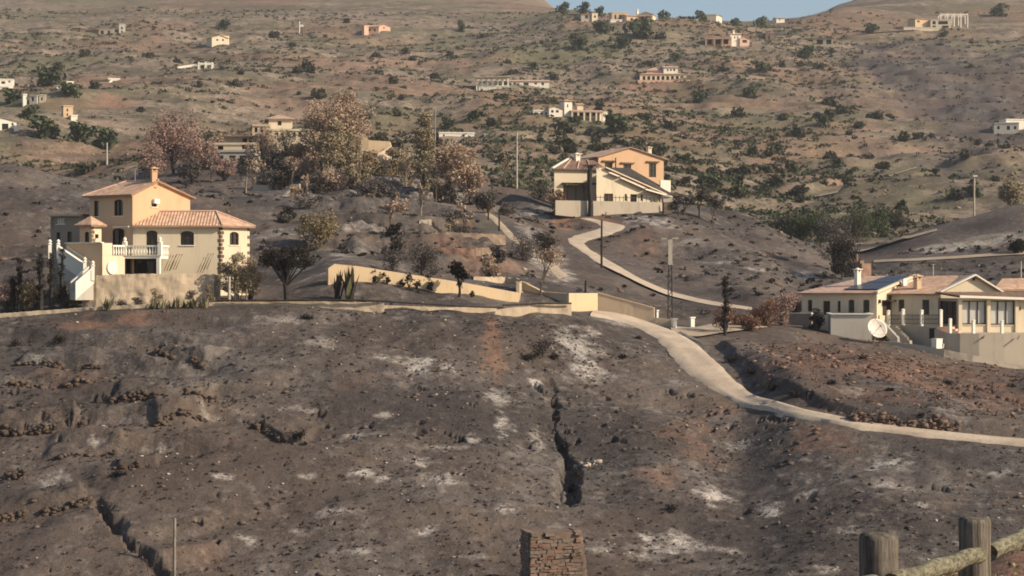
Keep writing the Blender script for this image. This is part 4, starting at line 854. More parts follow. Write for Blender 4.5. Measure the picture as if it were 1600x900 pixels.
for a, b_ in zip(TP[:-1], TP[1:]):
    c0, c1_ = C(a[0], a[1]), C(b_[0], b_[1]); mb.face([(c0.x, c0.y, zat(a[2], a[1])), (c1_.x, c1_.y, zat(b_[2], b_[1])), (c1_.x, c1_.y+8, zat(b_[2], b_[1])), (c0.x, c0.y+8, zat(a[2], a[1]))])
mb.build('terrace_floor', 'concrete', ter)
for px_, pt, pb, Y in ((1388.5, 486, 508, 160), (1411.5, 484, 507, 158.6), (1440.5, 485.5, 508, 156.9), (1470.5, 485, 509, 155.1), (1485, 499, 521, 154.2), (1521.5, 501, 521, 153.8), (1566, 502, 521, 154)):
    c = C(px_, Y); h = zat(pt, Y)-zat(pb, Y); MB().box((c.x, c.y+.1, zat(pb, Y)+h/2-.03), (.22, .22, h+.1), .3).lathe((c.x, c.y+.1, zat(pt, Y)-.02), [(.17, 0), (.15, .06), (.02, .12)], 6).build('fence_post', 'balwhite', ter)
for a, b_ in (((1388.5, 160), (1411.5, 158.6)), ((1411.5, 158.6), (1440.5, 156.9)), ((1440.5, 156.9), (1470.5, 155.1))):
    p0, p1 = C(*a), C(*b_); mb = MB()
    for zz in (.12, .5, .85): mb.bar((p0.x, p0.y+.1, zat(508, a[1])+zz), (p1.x, p1.y+.1, zat(508.5, b_[1])+zz), .04, .04)
    for i in range(1, 14): f = i/14; q = p0.lerp(p1, f); mb.box((q.x, q.y+.1, zat(508, (a[1]+b_[1])/2)+.48), (.035, .035, .74))
    mb.build('railing', 'rail_dark', ter)
q0 = C(1457, 155.6); MB().box((q0.x, q0.y-.02, zat(521, 155.6)), (.5, .12, .85), -.5).build('vent_door', 'dark_void', ter)
for px_, py_, s in ((1538, 526, 1), (1592, 527, 1)): q = W(px_, py_, 153.5); MB().tube([q+Vector((.12, .25, .12)), q+Vector((-.12, -.1, -.12))], .06, 6).build('drain_spout', 'wood', ter)
mb = MB()
for i in range(4): c = C(1478+i*5, 155.6-i*.35); mb.box((c.x+.2, c.y+.8, zat(511+i*3.2, 155)-.4), (1.2, 1.2, .8), -.4)
mb.build('garden_steps', 'pink', ter)
# outdoor stairs down from the terrace
stx = thing('garden_stairs', tuple(W(1410, 532, 157)), 'grey stone stairs running down from the bungalow terrace past the dish', 'stairs')
a = W(1398, 508, 159.0); b_ = W(1422, 533, 156.2)
for i in range(9):
    p_ = a.lerp(b_, (i+.5)/9); MB().box((p_.x-.35, p_.y-.25, p_.z-.5), (1.0, .42, 1.0), -.75).build('step', 'concrete', stx)
MB().bar(a+Vector((-1.0, -.3, -.1)), b_+Vector((-1.0, -.3, -.1)), .2, .8).build('side_wall', 'grey_white', stx)
# shed wall with white coping
bx = thing('water_cistern', tuple(W(1330, 532, 156)), 'grey-green rendered cistern with white coping left of the dish', 'cistern')
P0 = C(1298, 156.5); P1 = hit_px(P0, -6, 1362); 
wall(bx, P0, P1, zat(545, 156), zat(491, 156), 'grey_white'); wall(bx, go(P0, 84, 4), P0, zat(545, 156), zat(491, 156), 'grey_white'); wall(bx, P1, go(P1, 84, 4), zat(545, 156), zat(491, 156), 'grey_white')
zz = zat(490.5, 156); P2, P3 = go(P1, 84, 4), go(P0, 84, 4); MB().face([(p_.x, p_.y, zz-.04) for p_ in (P0, P1, P2, P3)]).build('lid', 'concrete', bx)
for a, b_ in ((P0, P1), (P1, P2), (P3, P0)): MB().bar((a.x, a.y, zz), (b_.x, b_.y, zz), .3, .1).build('coping', 'balwhite', bx)
bwall('garden_wall', [(1231, 162.5, 490, 512), (1268, 161.2, 490, 511)], 'scorched_shaded_wall', 'short scorched garden wall with white top left of the bungalow', .25, 'balwhite')
# satellite dish
ds = thing('satellite_dish', tuple(W(1370, 532, 154.6)), 'big round pale satellite dish facing the valley below the bungalow', 'satellite dish')
dc = W(1370.5, 513, 154.4); ax = Vector((.28, -.86, .42)).normalized(); sx = ax.cross(Vector((0, 0, 1))).normalized(); sy = sx.cross(ax)
V = []; fa = []; rings = 7; sg = 28
for side in (0, 1):
    for i in range(rings+1):
        r = .86*i/rings; hgt = .26*(i/rings)**2-(.04 if side else 0)
        for j in range(sg): q = 2*math.pi*j/sg; V.append(tuple(dc+sx*r*math.cos(q)+sy*r*.97*math.sin(q)+ax*(hgt-.2)))
for side in (0, 1):
    o0 = side*(rings+1)*sg
    for i in range(rings):
        for j in range(sg): a, b_ = o0+i*sg+j, o0+i*sg+(j+1) % sg; fa.append((a, b_, b_+sg, a+sg) if side == 0 else (a+sg, b_+sg, b_, a))
for j in range(sg): a, b_ = rings*sg+j, rings*sg+(j+1) % sg; fa.append((a, b_, b_+(rings+1)*sg, a+(rings+1)*sg))
mb = MB(); mb.v = V; mb.f = fa; mb.build('reflector', 'dish', ds, True)
fp = dc+ax*.62-sy*.05; mb = MB()
for q in (.5*math.pi, 1.25*math.pi, 1.75*math.pi): mb.tube([dc+sx*.84*math.cos(q)+sy*.82*math.sin(q)+ax*.05, fp], .018, 5)
mb.build('feed_arm', 'metal', ds); MB().tube([fp-ax*.06, fp+ax*.1], .07, 8).build('receiver', 'metal', ds)
MB().tube([dc-ax*.22, dc-ax*.5-Vector((0, 0, .3)), Vector((dc.x-ax.x*.55, dc.y-ax.y*.55, zat(536, 155)))], .07, 8).build('mast', 'metal', ds)
wt = thing('water_butt', tuple(W(1464, 545, 152.8)), 'small white square water butt at the foot of the retaining wall', 'tank')
c = W(1464, 537, 153.2); MB().box((c.x, c.y, c.z), (.62, .6, .75), .5).build('tank_body', 'balwhite', wt); MB().box((c.x, c.y, c.z+.39), (.68, .66, .05), .5).build('lid', 'white', wt)
MB().tube([c+Vector((.45, -.1, -.35)), c+Vector((.5, -.15, .0))], .05, 6).build('standpipe', 'balwhite', wt)
ret_wall([(1300, 156.2, 531, 533), (1345, 155.6, 532, 535), (1395, 154.6, 533.5, 537), (1430, 153.6, 538, 542), (1475, 152.6, 546, 549), (1520, 152.4, 555, 558), (1610, 153.0, 574, 577)], 'concrete', 'thin concrete kerb following the foot of the retaining wall', 'drain_kerb', .3, .03, 12, 'kerb')
bp = thing('brick_chimney_stack', tuple(W(1348, 436, 172)), 'reddish ruined masonry stack standing behind the bungalow roof', 'chimney')
c = W(1349, 424, 172); MB().box((c.x, c.y, c.z-.6), (1.0, 1.0, 2.6), .4).build('masonry', 'stone_red', bp); MB().box((c.x-.25, c.y, c.z+.82), (.4, .5, .3), .4).box((c.x-.55, c.y, c.z+1.1), (.16, .16, .9), .2).build('broken_top', 'stone_red', bp)

# ------------------------------------------------------------------ farther houses
def fhouse(name, label, anchor, blocks, cat='house', y0=300, y1=1100, Y=None):
    """blocks: dict(x=(px0,px1), y=(top,base), rot, d=depth m, dy, wall, roof, rh=px height of roof, tile, win=[px rects], pane)"""
    if Y is None: Y = gp(anchor[0], anchor[1], y0, y1).y
    root = thing(name, tuple(W(anchor[0], anchor[1], Y)), label, cat)
    for b in blocks:
        rot = b.get('rot', 8); yb = Y+b.get('dy', 0); A = C(b['x'][0], yb); B = hit_px(A, rot, b['x'][1]); d = b.get('d', 7); mat = b.get('wall', 'cream')
        zt = zat(b['y'][0], yb); z0 = zat(b['y'][1], yb); zf_ = z0-2.5; ln = (B-A).length
        Ab, Bb = go(A, rot+90, d), go(B, rot+90, d); rt = b.get('roof', 'flat'); rh = b.get('rh', 5)/F*yb; tile = b.get('tile', 'tile')
        ops = [rect(A, B, r) for r in b.get('win', [])]
        gf = (ln/2, zt+rh) if rt == 'gable_front' else None
        wall(root, A, B, zf_, zt, mat, ops, gable=gf); ws = MB()
        for q in ops: window(root, A, B, q, 2 if q[1]-q[0] > 1.2 else 1, 1, 'dark_wood', b.get('pane', 'glass'), sill=None, fw=.09, depth=.2)
        wall(root, B, Bb, zf_, zt, mat, gable=(d/2, zt+rh) if rt == 'gable_side' else None); wall(root, Bb, Ab, zf_, zt, mat, gable=gf); wall(root, Ab, A, zf_, zt, mat, gable=(d/2, zt+rh) if rt == 'gable_side' else None)
        e = .4; P = [onwall(A, B, -e, zt, e), onwall(A, B, ln+e, zt, e), onwall(A, B, ln+e, zt, -d-e), onwall(A, B, -e, zt, -d-e)]
        if rt == 'flat':
            MB().face([onwall(A, B, 0, zt-.05), onwall(A, B, ln, zt-.05), onwall(A, B, ln, zt-.05, -d), onwall(A, B, 0, zt-.05, -d)]).build('roof', 'concrete', root)
            mb = MB()
            for p_, q_ in ((0, 1), (1, 2), (2, 3), (3, 0)): S = [onwall(A, B, 0, zt), onwall(A, B, ln, zt), onwall(A, B, ln, zt, -d), onwall(A, B, 0, zt, -d)]; mb.bar(S[p_]+Vector((0, 0, .12)), S[q_]+Vector((0, 0, .12)), .3, .3)
            mb.build('parapet', mat, root)
        elif rt == 'gable_front':
            r0, r1 = onwall(A, B, ln/2, zt+rh+.1, e), onwall(A, B, ln/2, zt+rh+.1, -d-e); roof(root, [(P[0], r0, r1, P[3]), (r0, P[1], P[2], r1)], tile)
        elif rt == 'gable_side':
            r0, r1 = onwall(A, B, -e, zt+rh+.1, -d/2), onwall(A, B, ln+e, zt+rh+.1, -d/2); roof(root, [(P[0], P[1], r1, r0), (r0, r1, P[2], P[3])], tile)
        elif rt == 'hip':
            k = min(d/2, ln/2-.1); r0, r1 = onwall(A, B, k, zt+rh, -d/2), onwall(A, B, ln-k, zt+rh, -d/2); roof(root, [(P[0], P[1], r1, r0), (P[1], P[2], r1), (P[2], P[3], r0, r1), (P[3], P[0], r0)], tile)
        elif rt == 'mono':
            r0, r1 = onwall(A, B, -e, zt+rh, -d-e), onwall(A, B, ln+e, zt+rh, -d-e); roof(root, [(P[0], P[1], r1, r0)], tile)
        if b.get('porch'):              # open porch: posts and beam in front of the wall
            n, out, pt = b['porch']; zp_ = zat(pt, yb)
            for i in range(n+1): q = onwall(A, B, ln*i/n, (zp_+zf_)/2, out); MB().box(q, (.45, .45, zp_-zf_), R(rot)).build('column', mat, root)
            S = [onwall(A, B, -.3, zp_, out+.3), onwall(A, B, ln+.3, zp_, out+.3), onwall(A, B, ln+.3, zp_+.5, -.02), onwall(A, B, -.3, zp_+.5, -.02)]; roof(root, [S], tile, .35, 'porch_roof')
        if b.get('ch'):
            px_, t_ = b['ch']; chimney(root, px_, yb+d*.4, b['y'][0]+1, t_, .7, mat)
        if b.get('plinth'):
            c0 = onwall(A, B, -1.2, z0, 2.6); c1_ = onwall(A, B, ln+1.2, z0, 2.6); mb = MB(); dn = Vector((0, 0, -b['plinth']))
            mb.face([c0+dn, c1_+dn, c1_, c0]); mb.face([c0, c1_, onwall(A, B, ln+1.2, z0, -.1), onwall(A, B, -1.2, z0, -.1)]); mb.face([c1_+dn, onwall(A, B, ln+1.2, z0, -.1)+dn, onwall(A, B, ln+1.2, z0, -.1), c1_]); mb.build('platform', b.get('pmat', 'pink'), root)
    return root
def pergola(root, px0, px1, yt, yb_, Y, n, mat='balwhite', d=3, th=.3):
    A, B = C(px0, Y), C(px1, Y+.5)
    for i in range(n+1):
        for k in (0, d):
            q = A.lerp(B, i/n); MB().box((q.x, q.y+k, (zat(yt, Y)+zat(yb_, Y)-2)/2), (th, th, zat(yt, Y)-zat(yb_, Y)+2)).build('column', mat, root)
    for k in (0, d): MB().bar((A.x, A.y+k, zat(yt, Y)), (B.x, B.y+k, zat(yt, Y)), th, th).build('beam', mat, root)
    for i in range(n+1): q = A.lerp(B, i/n); MB().bar((q.x, q.y, zat(yt, Y)+th*.9), (q.x, q.y+d, zat(yt, Y)+th*.9), th*.6, th*.7).build('beam', mat, root)

r = fhouse('villa', 'yellow villa with several blocks on the skyline among dark trees', (985, 36), [
 dict(x=(956, 981), y=(20, 34), wall='ochre', win=[(960, 23, 963, 31), (967, 23, 971, 31), (975, 24, 978, 31)]),
 dict(x=(979, 999), y=(24, 38), dy=-3, wall='ochre', rot=20, roof='gable_side', rh=3, win=[(985, 28, 989, 33)]),
 dict(x=(997, 1020), y=(23, 35), dy=1, wall='cream', rot=-15, roof='gable_front', rh=4, win=[(1002, 26, 1013, 32)], porch=(2, 2, 26)),
 dict(x=(954, 972), y=(31, 36), dy=-6, wall='white', d=3)], y0=820, Y=862)
chimney(r, 996, 866, 24, 14, .8, 'white')
fhouse('cottage', 'small ochre cottage on the skyline left of the yellow villa', (922, 31), [dict(x=(908, 926), y=(22, 30), wall='concrete', roof='mono', rh=2, win=[(914, 24, 919, 29)]), dict(x=(925, 934), y=(21, 30), wall='cream', rot=20, d=4, win=[(928, 24, 931, 28)])], Y=868)
fhouse('farm_shed', 'long flat pale building on the skyline right of the yellow villa', (1110, 33), [dict(x=(1096, 1119), y=(23.5, 34), wall='concrete', d=8, rot=-6, win=[(1102, 26, 1104.5, 29)]), dict(x=(1118, 1128), y=(25, 34), wall='white', rot=25, d=4, roof='gable_front', rh=2)], Y=905)
fhouse('cottage', 'tiny white cottage on the skyline at the right of the sky gap', (1219, 33), [dict(x=(1213, 1226), y=(28, 34), wall='white', rot=10, d=5, roof='gable_side', rh=1.5, win=[(1217, 30, 1219, 32)])], Y=925)
fhouse('villa', 'pinkish villa with long porch and square tower, upper right of the far slope', (1135, 71), [
 dict(x=(1103, 1142), y=(58, 70), wall='pink', rot=-5, d=6, roof='mono', rh=2, tile='tile_pink', win=[(1106, 62, 1112, 69), (1118, 62, 1126, 69), (1130, 62, 1138, 69)], pane='dark_void', porch=(3, 2.5, 61)),
 dict(x=(1141, 1158), y=(53, 69), wall='white', rot=12, d=5, roof='gable_side', rh=2.5, win=[(1147, 57, 1149, 60), (1151.5, 57, 1153.5, 60)], ch=(1146, 47)),
 dict(x=(1156, 1171), y=(60, 68), wall='pink', rot=18, d=5, roof='gable_front', rh=3, win=[(1160, 62, 1167, 67)])], y0=600)
fhouse('villa', 'pale two-storey villa with an arcaded porch on a pinkish stone platform', (1040, 127), [
 dict(x=(1000, 1072), y=(115.5, 126), wall='cream', rot=2, d=8, roof='hip', rh=4, tile='tile_pink', win=[(1004+i*7.4, 119, 1008.5+i*7.4, 125.5) for i in range(9)], pane='dark_void', plinth=3.2),
 dict(x=(1037, 1059), y=(105, 117), dy=2, wall='white', rot=4, d=6, roof='gable_side', rh=3, tile='tile_pink', win=[(1042, 108, 1044.5, 111), (1047, 108, 1049.5, 111), (1052, 107.5, 1055, 111)]),
 dict(x=(1010, 1038), y=(110, 116), dy=3, wall='pink', rot=0, d=6, roof='hip', rh=6, tile='tile_pink')], y0=450)
fhouse('villa', 'long low white villa with a central square tower and flat wings', (890, 182), [
 dict(x=(833, 859), y=(173, 181), wall='white', d=6, roof='flat', win=[(836, 175.5, 841, 181), (845, 175.5, 848, 179), (852, 175.5, 855, 179)], pane='dark_void'),
 dict(x=(858, 879), y=(169, 181), wall='white', dy=-2, rot=12, d=6, roof='gable_front', rh=4, win=[(861, 172, 865, 176), (868.5, 172, 873, 176)]),
 dict(x=(882, 894), y=(157, 181), wall='white', rot=20, dy=-1, d=4, roof='hip', rh=3, win=[(886, 163, 888, 168)]),
 dict(x=(892, 939), y=(174, 181), wall='cream', rot=8, d=6, roof='mono', rh=3, tile='tile_pink', win=[(897, 175, 902, 181), (906, 175, 912, 181), (916, 175, 921, 181), (926, 175, 931, 181)], pane='dark_void', porch=(5, 2, 174.5)),
 dict(x=(937, 950), y=(176, 182), wall='white', rot=15, d=4, win=[(941, 178, 944, 182)]),
 dict(x=(902, 911), y=(163, 174), wall='cream', dy=4, rot=15, d=3, roof='gable_side', rh=2)], y0=400)
r = fhouse('unfinished_house', 'white unfinished house frame of slender columns left of the arcaded villa', (770, 139), [dict(x=(748, 795), y=(135, 141), wall='white', rot=0, d=8, win=[(752+i*8, 136.5, 755+i*8, 139.5) for i in range(5)], pane='dark_void')], y0=400)
Yh = r.location.y; pergola(r, 745, 794, 122.5, 136, Yh, 6, d=6, th=.45)
MB().bar(W(743, 122, Yh+1), W(796, 121, Yh+1), 6, .25).build('roof_slab', 'concrete', r)
fhouse('bungalow', 'long low bungalow with reddish roof right of the white column frame', (828, 134), [dict(x=(796, 858), y=(126.5, 134), wall='white', rot=3, d=6, roof='gable_side', rh=3, tile='tile_pink', win=[(802, 129, 806, 133), (818, 129, 826, 133.5), (835, 129, 839, 132), (846, 129, 850, 133)])], y0=400)
fhouse('farm_shed', 'bright white long low building behind the scorched column tree', (714, 215), [dict(x=(686, 741), y=(208, 216), wall='balwhite', rot=6, d=5, win=[(692, 210, 695, 213), (722, 210, 726, 213.5)]), dict(x=(757, 770), y=(210.5, 215), wall='white', rot=6, d=4, win=[(761, 211.5, 763, 213.5)])], y0=320)
fhouse('house', 'cream house with orange roof high on the left slope', (344, 70), [dict(x=(331, 356), y=(58, 69), wall='cream', rot=30, d=6, roof='gable_front', rh=4, win=[(338, 61, 341, 64), (347, 61, 350, 64)]), dict(x=(345, 358), y=(54, 66), wall='cream', rot=35, d=5, dy=3, roof='mono', rh=1)], y0=500)
fhouse('house', 'pink house with terracotta roof and white end wall high on the slope', (588, 52), [dict(x=(571, 592), y=(42, 52), wall='pink', rot=-12, d=7, roof='gable_side', rh=4, tile='tile', win=[(575, 45, 579, 49), (584, 45, 587, 49)]), dict(x=(591, 610), y=(40, 49), wall='pink', rot=35, d=6, roof='gable_front', rh=3, tile='tile', win=[(599, 42, 601, 45)]), dict(x=(569, 576), y=(40, 58), wall='pink', rot=40, d=2, dy=-3)], y0=500)
fhouse('ruined_house', 'roofless ruined house with two window holes on the upper left slope', (165, 54), [dict(x=(152, 178), y=(46, 54), wall='concrete', rot=0, d=5, win=[(157, 48, 162, 54), (168, 48, 172, 54)], pane='dark_void'), dict(x=(186, 196), y=(38, 54), wall='grey_white', rot=15, d=3, win=[(189, 42, 192, 46), (189, 48, 192, 51)], pane='dark_void'), dict(x=(134, 154), y=(48, 56), wall='stone_brown', rot=-10, d=4)], y0=500)
fhouse('house', 'white cube house at the left edge beside a dark doorway', (10, 139), [dict(x=(-14, 20), y=(124, 139), wall='balwhite', rot=10, d=6, win=[(2, 127, 8, 131), (13, 126, 16, 129), (-8, 127, -3, 131)]), dict(x=(-10, 14), y=(136, 141), wall='balwhite', dy=-4, rot=5, d=3, win=[(4, 137, 8, 141)])], y0=400)
fhouse('house', 'white house with a dark arch low at the left edge', (12, 204), [dict(x=(-16, 26), y=(188, 203), wall='balwhite', rot=18, d=7, roof='gable_front', rh=5, tile='tile_pink', win=[(3, 193, 13, 203), (18, 192, 21, 196)], pane='dark_void'), dict(x=(22, 30), y=(196, 204), wall='balwhite', rot=18, d=4, dy=-1)], y0=320)
fhouse('tower_house', 'narrow ochre tower house among green trees on the left', (108, 186), [dict(x=(99, 114), y=(166, 185), wall='ochre', rot=20, d=4, win=[(104, 170, 106.5, 174), (104, 177, 106.5, 181)]), dict(x=(111, 121), y=(181, 187), wall='white', rot=20, d=4, dy=-2)], y0=320)
fhouse('house', 'low dark-roofed house with a white end on the left slope', (172, 131), [dict(x=(145, 171), y=(125, 131), wall='concrete', rot=0, d=6, roof='gable_side', rh=3, tile='tile_brown'), dict(x=(169, 187), y=(123, 131), wall='balwhite', rot=20, d=5, win=[(176, 126, 180, 131)], pane='dark_void')], y0=400)
fhouse('house', 'two low white sheds stepping uphill on the left slope', (100, 138), [dict(x=(85, 102), y=(133, 139), wall='white', rot=10, d=5, roof='mono', rh=2, tile='tile_pink', win=[(91, 135, 94, 138)]), dict(x=(102, 115), y=(128, 134), wall='balwhite', rot=20, d=5, dy=6, win=[(107, 130, 109, 132)])], y0=400)
fhouse('ruined_house', 'broken white walls of a ruin near the left edge', (55, 161), [dict(x=(36, 42), y=(148, 158), wall='white', rot=20, d=3), dict(x=(46, 58), y=(150, 159), wall='grey_white', rot=-10, d=4, win=[(49, 152, 53, 158)], pane='dark_void'), dict(x=(61, 71), y=(149, 160), wall='concrete', rot=10, d=3, win=[(64, 152, 66.5, 157)], pane='dark_void')], y0=350)
fhouse('villa', 'yellow villa with white pergola frame at the top right', (1460, 46), [
 dict(x=(1430, 1456), y=(29, 45), wall='ochre', rot=20, d=7, roof='mono', rh=2.5, win=[(1433, 32, 1437, 35)]),
 dict(x=(1454, 1486), y=(31, 45), wall='cream', rot=-4, d=6, win=[(1457, 33, 1462, 38), (1466, 33, 1481, 38), (1457, 40, 1462, 45), (1472, 40, 1482, 45)], pane='dark_void'),
 dict(x=(1412, 1470), y=(43, 49), wall='cream', rot=4, dy=-5, d=4)], y0=500)
Yv = r.location.y
yv_ = [o for o in COL.objects if o.get('label', '').startswith('yellow villa with white pergola')][0]
pergola(yv_, 1470, 1512, 22.5, 40, yv_.location.y+2, 4, 'white', 5, .5)
fhouse('house', 'whitewashed house with two round-headed openings at the right edge', (1580, 208), [dict(x=(1553, 1592), y=(193, 208), wall='grey_white', rot=-10, d=6, win=[(1558, 197, 1562, 202), (1573, 196.5, 1578, 203), (1584, 197, 1588, 202)], pane='dark_void'), dict(x=(1572, 1625), y=(187, 196), wall='balwhite', rot=10, d=5, dy=2)], y0=350)
fhouse('farm_shed', 'long dark flat-roofed shed on the reddish ground, upper right', (1279, 69), [dict(x=(1258, 1302), y=(60, 69), wall='concrete', rot=-8, d=6, roof='mono', rh=1.5, tile='tile_brown', win=[(1262, 62, 1270, 69), (1276, 62, 1286, 69), (1291, 62, 1299, 69)], pane='dark_void')], y0=500)
fhouse('ruined_house', 'small roofless stone hut left of the dark shed, upper right', (1203, 63), [dict(x=(1196, 1211), y=(53, 63), wall='stone_brown', rot=10, d=4, win=[(1200, 56, 1203, 62)], pane='dark_void')], y0=500)
r = thing('pergola', tuple(gp(318, 108, 500)), 'white pergola frame alone on the left slope', 'pergola'); pergola(r, 310, 331, 99, 108, r.location.y, 2, d=3, th=.4)
MB().bar(W(276, 106, r.location.y), W(308, 101.5, r.location.y+2), .5, .8).build('low_wall', 'white', r)
mk = gp(468, 52, 400); o = thing('mast', tuple(mk), 'thin white mast with a panel high on the left slope', 'mast'); MB().tube([mk-Vector((0, 0, .5)), mk+Vector((0, 0, 5.5))], .22, 6).build('shaft', 'balwhite', o); MB().box((mk.x+1.0, mk.y, mk.z+3.4), (1.5, .4, .9)).build('panel', 'balwhite', o)

# house among the scorched trees, nearer
Y3 = 268.0
fhouse('house', 'burnt-out house with cream annexe below scorched brown trees', (365, 262), [
 dict(x=(329, 397), y=(237.5, 262), wall='grey_white', rot=-4, d=5, win=[(336, 243, 349, 258), (358, 243, 368, 256), (374, 243, 392, 258)], pane='scorched_shaded_wall'),
 dict(x=(330, 396), y=(226, 238), wall='cream', rot=-4, dy=2.2, d=4, win=[(340, 228, 349, 234), (378, 226.5, 396, 233)], pane='dark_void'),
 dict(x=(352, 402), y=(213, 226), wall='scorched_shaded_wall', rot=-6, dy=5, d=5, roof='mono', rh=6, tile='tile_brown', win=[(379, 216, 386, 223), (389, 216, 395, 223)], pane='dark_void'),
 dict(x=(420, 457), y=(185, 204), wall='cream', rot=10, dy=12, d=6, roof='hip', rh=9, tile='tile_pink', win=[(434, 189, 440, 196)]),
 dict(x=(394, 421), y=(197, 214), wall='tan_wall', rot=8, dy=9, d=4, win=[(398, 199, 402, 207), (407, 199, 411, 207)], pane='dark_void'),
 dict(x=(400, 419), y=(212, 238), wall='scorched_shaded_wall', rot=-15, dy=4, d=3),
 dict(x=(424, 487), y=(204, 214), wall='cream', rot=6, dy=9, d=4, win=[(430+i*9, 207, 435+i*9, 214) for i in range(6)], pane='scorched_shaded_wall')], Y=Y3)
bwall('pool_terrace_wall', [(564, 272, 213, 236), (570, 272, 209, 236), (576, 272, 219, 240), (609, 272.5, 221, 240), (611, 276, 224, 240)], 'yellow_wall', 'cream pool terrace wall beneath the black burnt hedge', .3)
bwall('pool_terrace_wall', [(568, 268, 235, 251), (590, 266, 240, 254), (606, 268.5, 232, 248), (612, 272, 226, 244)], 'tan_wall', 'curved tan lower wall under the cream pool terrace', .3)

# terrace walls between the boundary wall and the scorched trees
stuffmat('wall_tan_dark', (.14, .10, .075), (.27, .20, .15), 1.2, bd=.05); stuffmat('bank_red', (.15, .09, .068), (.27, .175, .13), 1.2, bd=.05)
def hill_wall(pts, mat, label, seed, name='terrace_wall', y0=150, y1=300):
    q = [(px_, gp(px_, pb, y0, y1).y, pt, pb) for px_, pt, pb in pts]; ym = sum(a[1] for a in q)/len(q)
    return ret_wall([(a[0], a[1]*.35+ym*.65, a[2], a[3]) for a in q], mat, label, name, .5, .12, seed)
hill_wall([(672, 364, 376), (700, 362.5, 377), (745, 365, 376), (790, 367, 375)], 'wall_tan_dark', 'long brownish terrace wall, upper of two above the yellow boundary wall', 41)
hill_wall([(690, 387, 400), (720, 387.5, 400), (744, 389, 400)], 'bank_red', 'ruined reddish terrace wall, lower of two above the yellow boundary wall', 42)
hill_wall([(744, 388, 400), (768, 387, 401), (792, 390, 400)], 'wall_tan_dark', 'crumbling brown wall right of the reddish terrace wall', 46)
hill_wall([(655, 343.5, 351), (674, 343, 351)], 'concrete', 'short ruined wall stub on the central burnt slope', 43, 'ruined_wall')
hill_wall([(707, 342, 352), (742, 343.5, 353)], 'stone_brown', 'short brown ruined wall above the brownish terrace wall', 44, 'ruined_wall')
hill_wall([(740, 432, 440), (790, 433, 442), (815, 436, 446)], 'tan_wall', 'low tan wall just behind the right end of the yellow boundary wall', 45)
bwall('terrace_wall', [(395, 236, 288, 293), (440, 234, 291, 296), (468, 233.5, 287, 293)], 'concrete', 'thin grey terrace wall below the burnt-out house', .4)

# ------------------------------------------------------------------ poles
stuffmat('pole_grey', (.17, .145, .115), (.27, .235, .19), 2, bd=0)
def pole(px, pb, pt, r, mat, label, cross=0, Y=None, y0=98, y1=1200, name='utility_pole', cat='pole'):
    g_ = gp(px, pb, y0, y1) if Y is None else W(px, pb, Y); top = zat(pt, g_.y)
    o = thing(name, tuple(g_), label, cat); MB().tube([(g_.x, g_.y, g_.z-.6), (g_.x, g_.y, (g_.z+top)/2), (g_.x+.02, g_.y, top)], [r, r*.9, r*.75], 8).build('shaft', mat, o)
    if cross:
        for k in range(cross): MB().bar((g_.x-.75, g_.y-.12, top-.25-k*.7), (g_.x+.75, g_.y-.12, top-.22-k*.7), .1, .1).build('crossarm', mat, o)
        for k in (-.65, 0, .65): MB().lathe((g_.x+k, g_.y-.12, top-.18), [(.05, 0), (.07, .08), (.03, .18)], 6).build('insulator', 'rail_dark', o)
    return o
pole(807.5, 291, 207, .15, 'pole_pale', 'tall pale pole on the crest left of the middle villa', Y=284)
pole(940, 419, 344, .12, 'charcoal', 'black charred pole beside the upper road', y0=170, y1=260)
pole(1522, 331, 275, .15, 'pole_pale', 'pale pole with a lamp head on the dark ridge at right', Y=270); g_ = W(1523.5, 275, 269.8); o = MB().box((g_.x, g_.y, g_.z), (.6, .3, .18)); tag(o.build('lamp_head', 'balwhite'), 'lamp head on top of the pale pole on the right ridge', 'lamp')
pole(167, 252, 223, .16, 'pole_pale', 'thin pale pole behind the ochre villa on the left', Y=330)
pole(680, 240, 170, .1, 'metal', 'thin grey pole rising above the white long shed', Y=300)
pole(272.5, 912, 810, .095, 'pole_grey', 'bare greyish pole standing at the bottom left of the burnt slope', Y=101, name='marker_post')
pole(1595, 430, 408, .1, 'pole_pale', 'short pale pole at the right edge behind the bungalow', Y=200)
pole(763, 335, 316, .09, 'charcoal', 'short charred post at the top of the footpath', Y=205, name='charred_post'); pole(780, 352, 331, .09, 'charcoal', 'charred post halfway along the footpath', Y=197, name='charred_post'); pole(915, 452, 438, .1, 'charcoal', 'charred stump post behind the short yellow wall', Y=165, name='charred_post')
# lattice mast by the gate
lm_ = thing('lattice_mast', tuple(W(1047, 500, 160)), 'slim metal lattice mast behind the gate posts with pale upper part', 'mast')
c = W(1047, 500, 160); zt_ = zat(371, 160); z0_ = c.z-.5; hw = .19
for sx_ in (-1, 1):
    for sy_ in (-1, 1): MB().tube([(c.x+sx_*hw, c.y+sy_*hw, z0_), (c.x+sx_*hw*.55, c.y+sy_*hw*.55, zt_)], .032, 5).build('leg', 'rail_dark', lm_)
nb = 15
for i in range(nb):
    a0, a1 = i/nb, (i+1)/nb; w0_, w1_ = hw*(1-.45*a0), hw*(1-.45*a1); za, zb_ = z0_+(zt_-z0_)*a0, z0_+(zt_-z0_)*a1; s_ = 1 if i % 2 else -1; mb = MB()
    for sy_ in (-1, 1): mb.tube([(c.x-s_*w0_, c.y+sy_*w0_, za), (c.x+s_*w1_, c.y+sy_*w1_, zb_)], .02, 4)
    for sx_ in (-1, 1): mb.tube([(c.x+sx_*w0_, c.y-s_*w0_, za), (c.x+sx_*w1_, c.y+s_*w1_, zb_)], .02, 4)
    mb.build('brace', 'rail_dark', lm_)
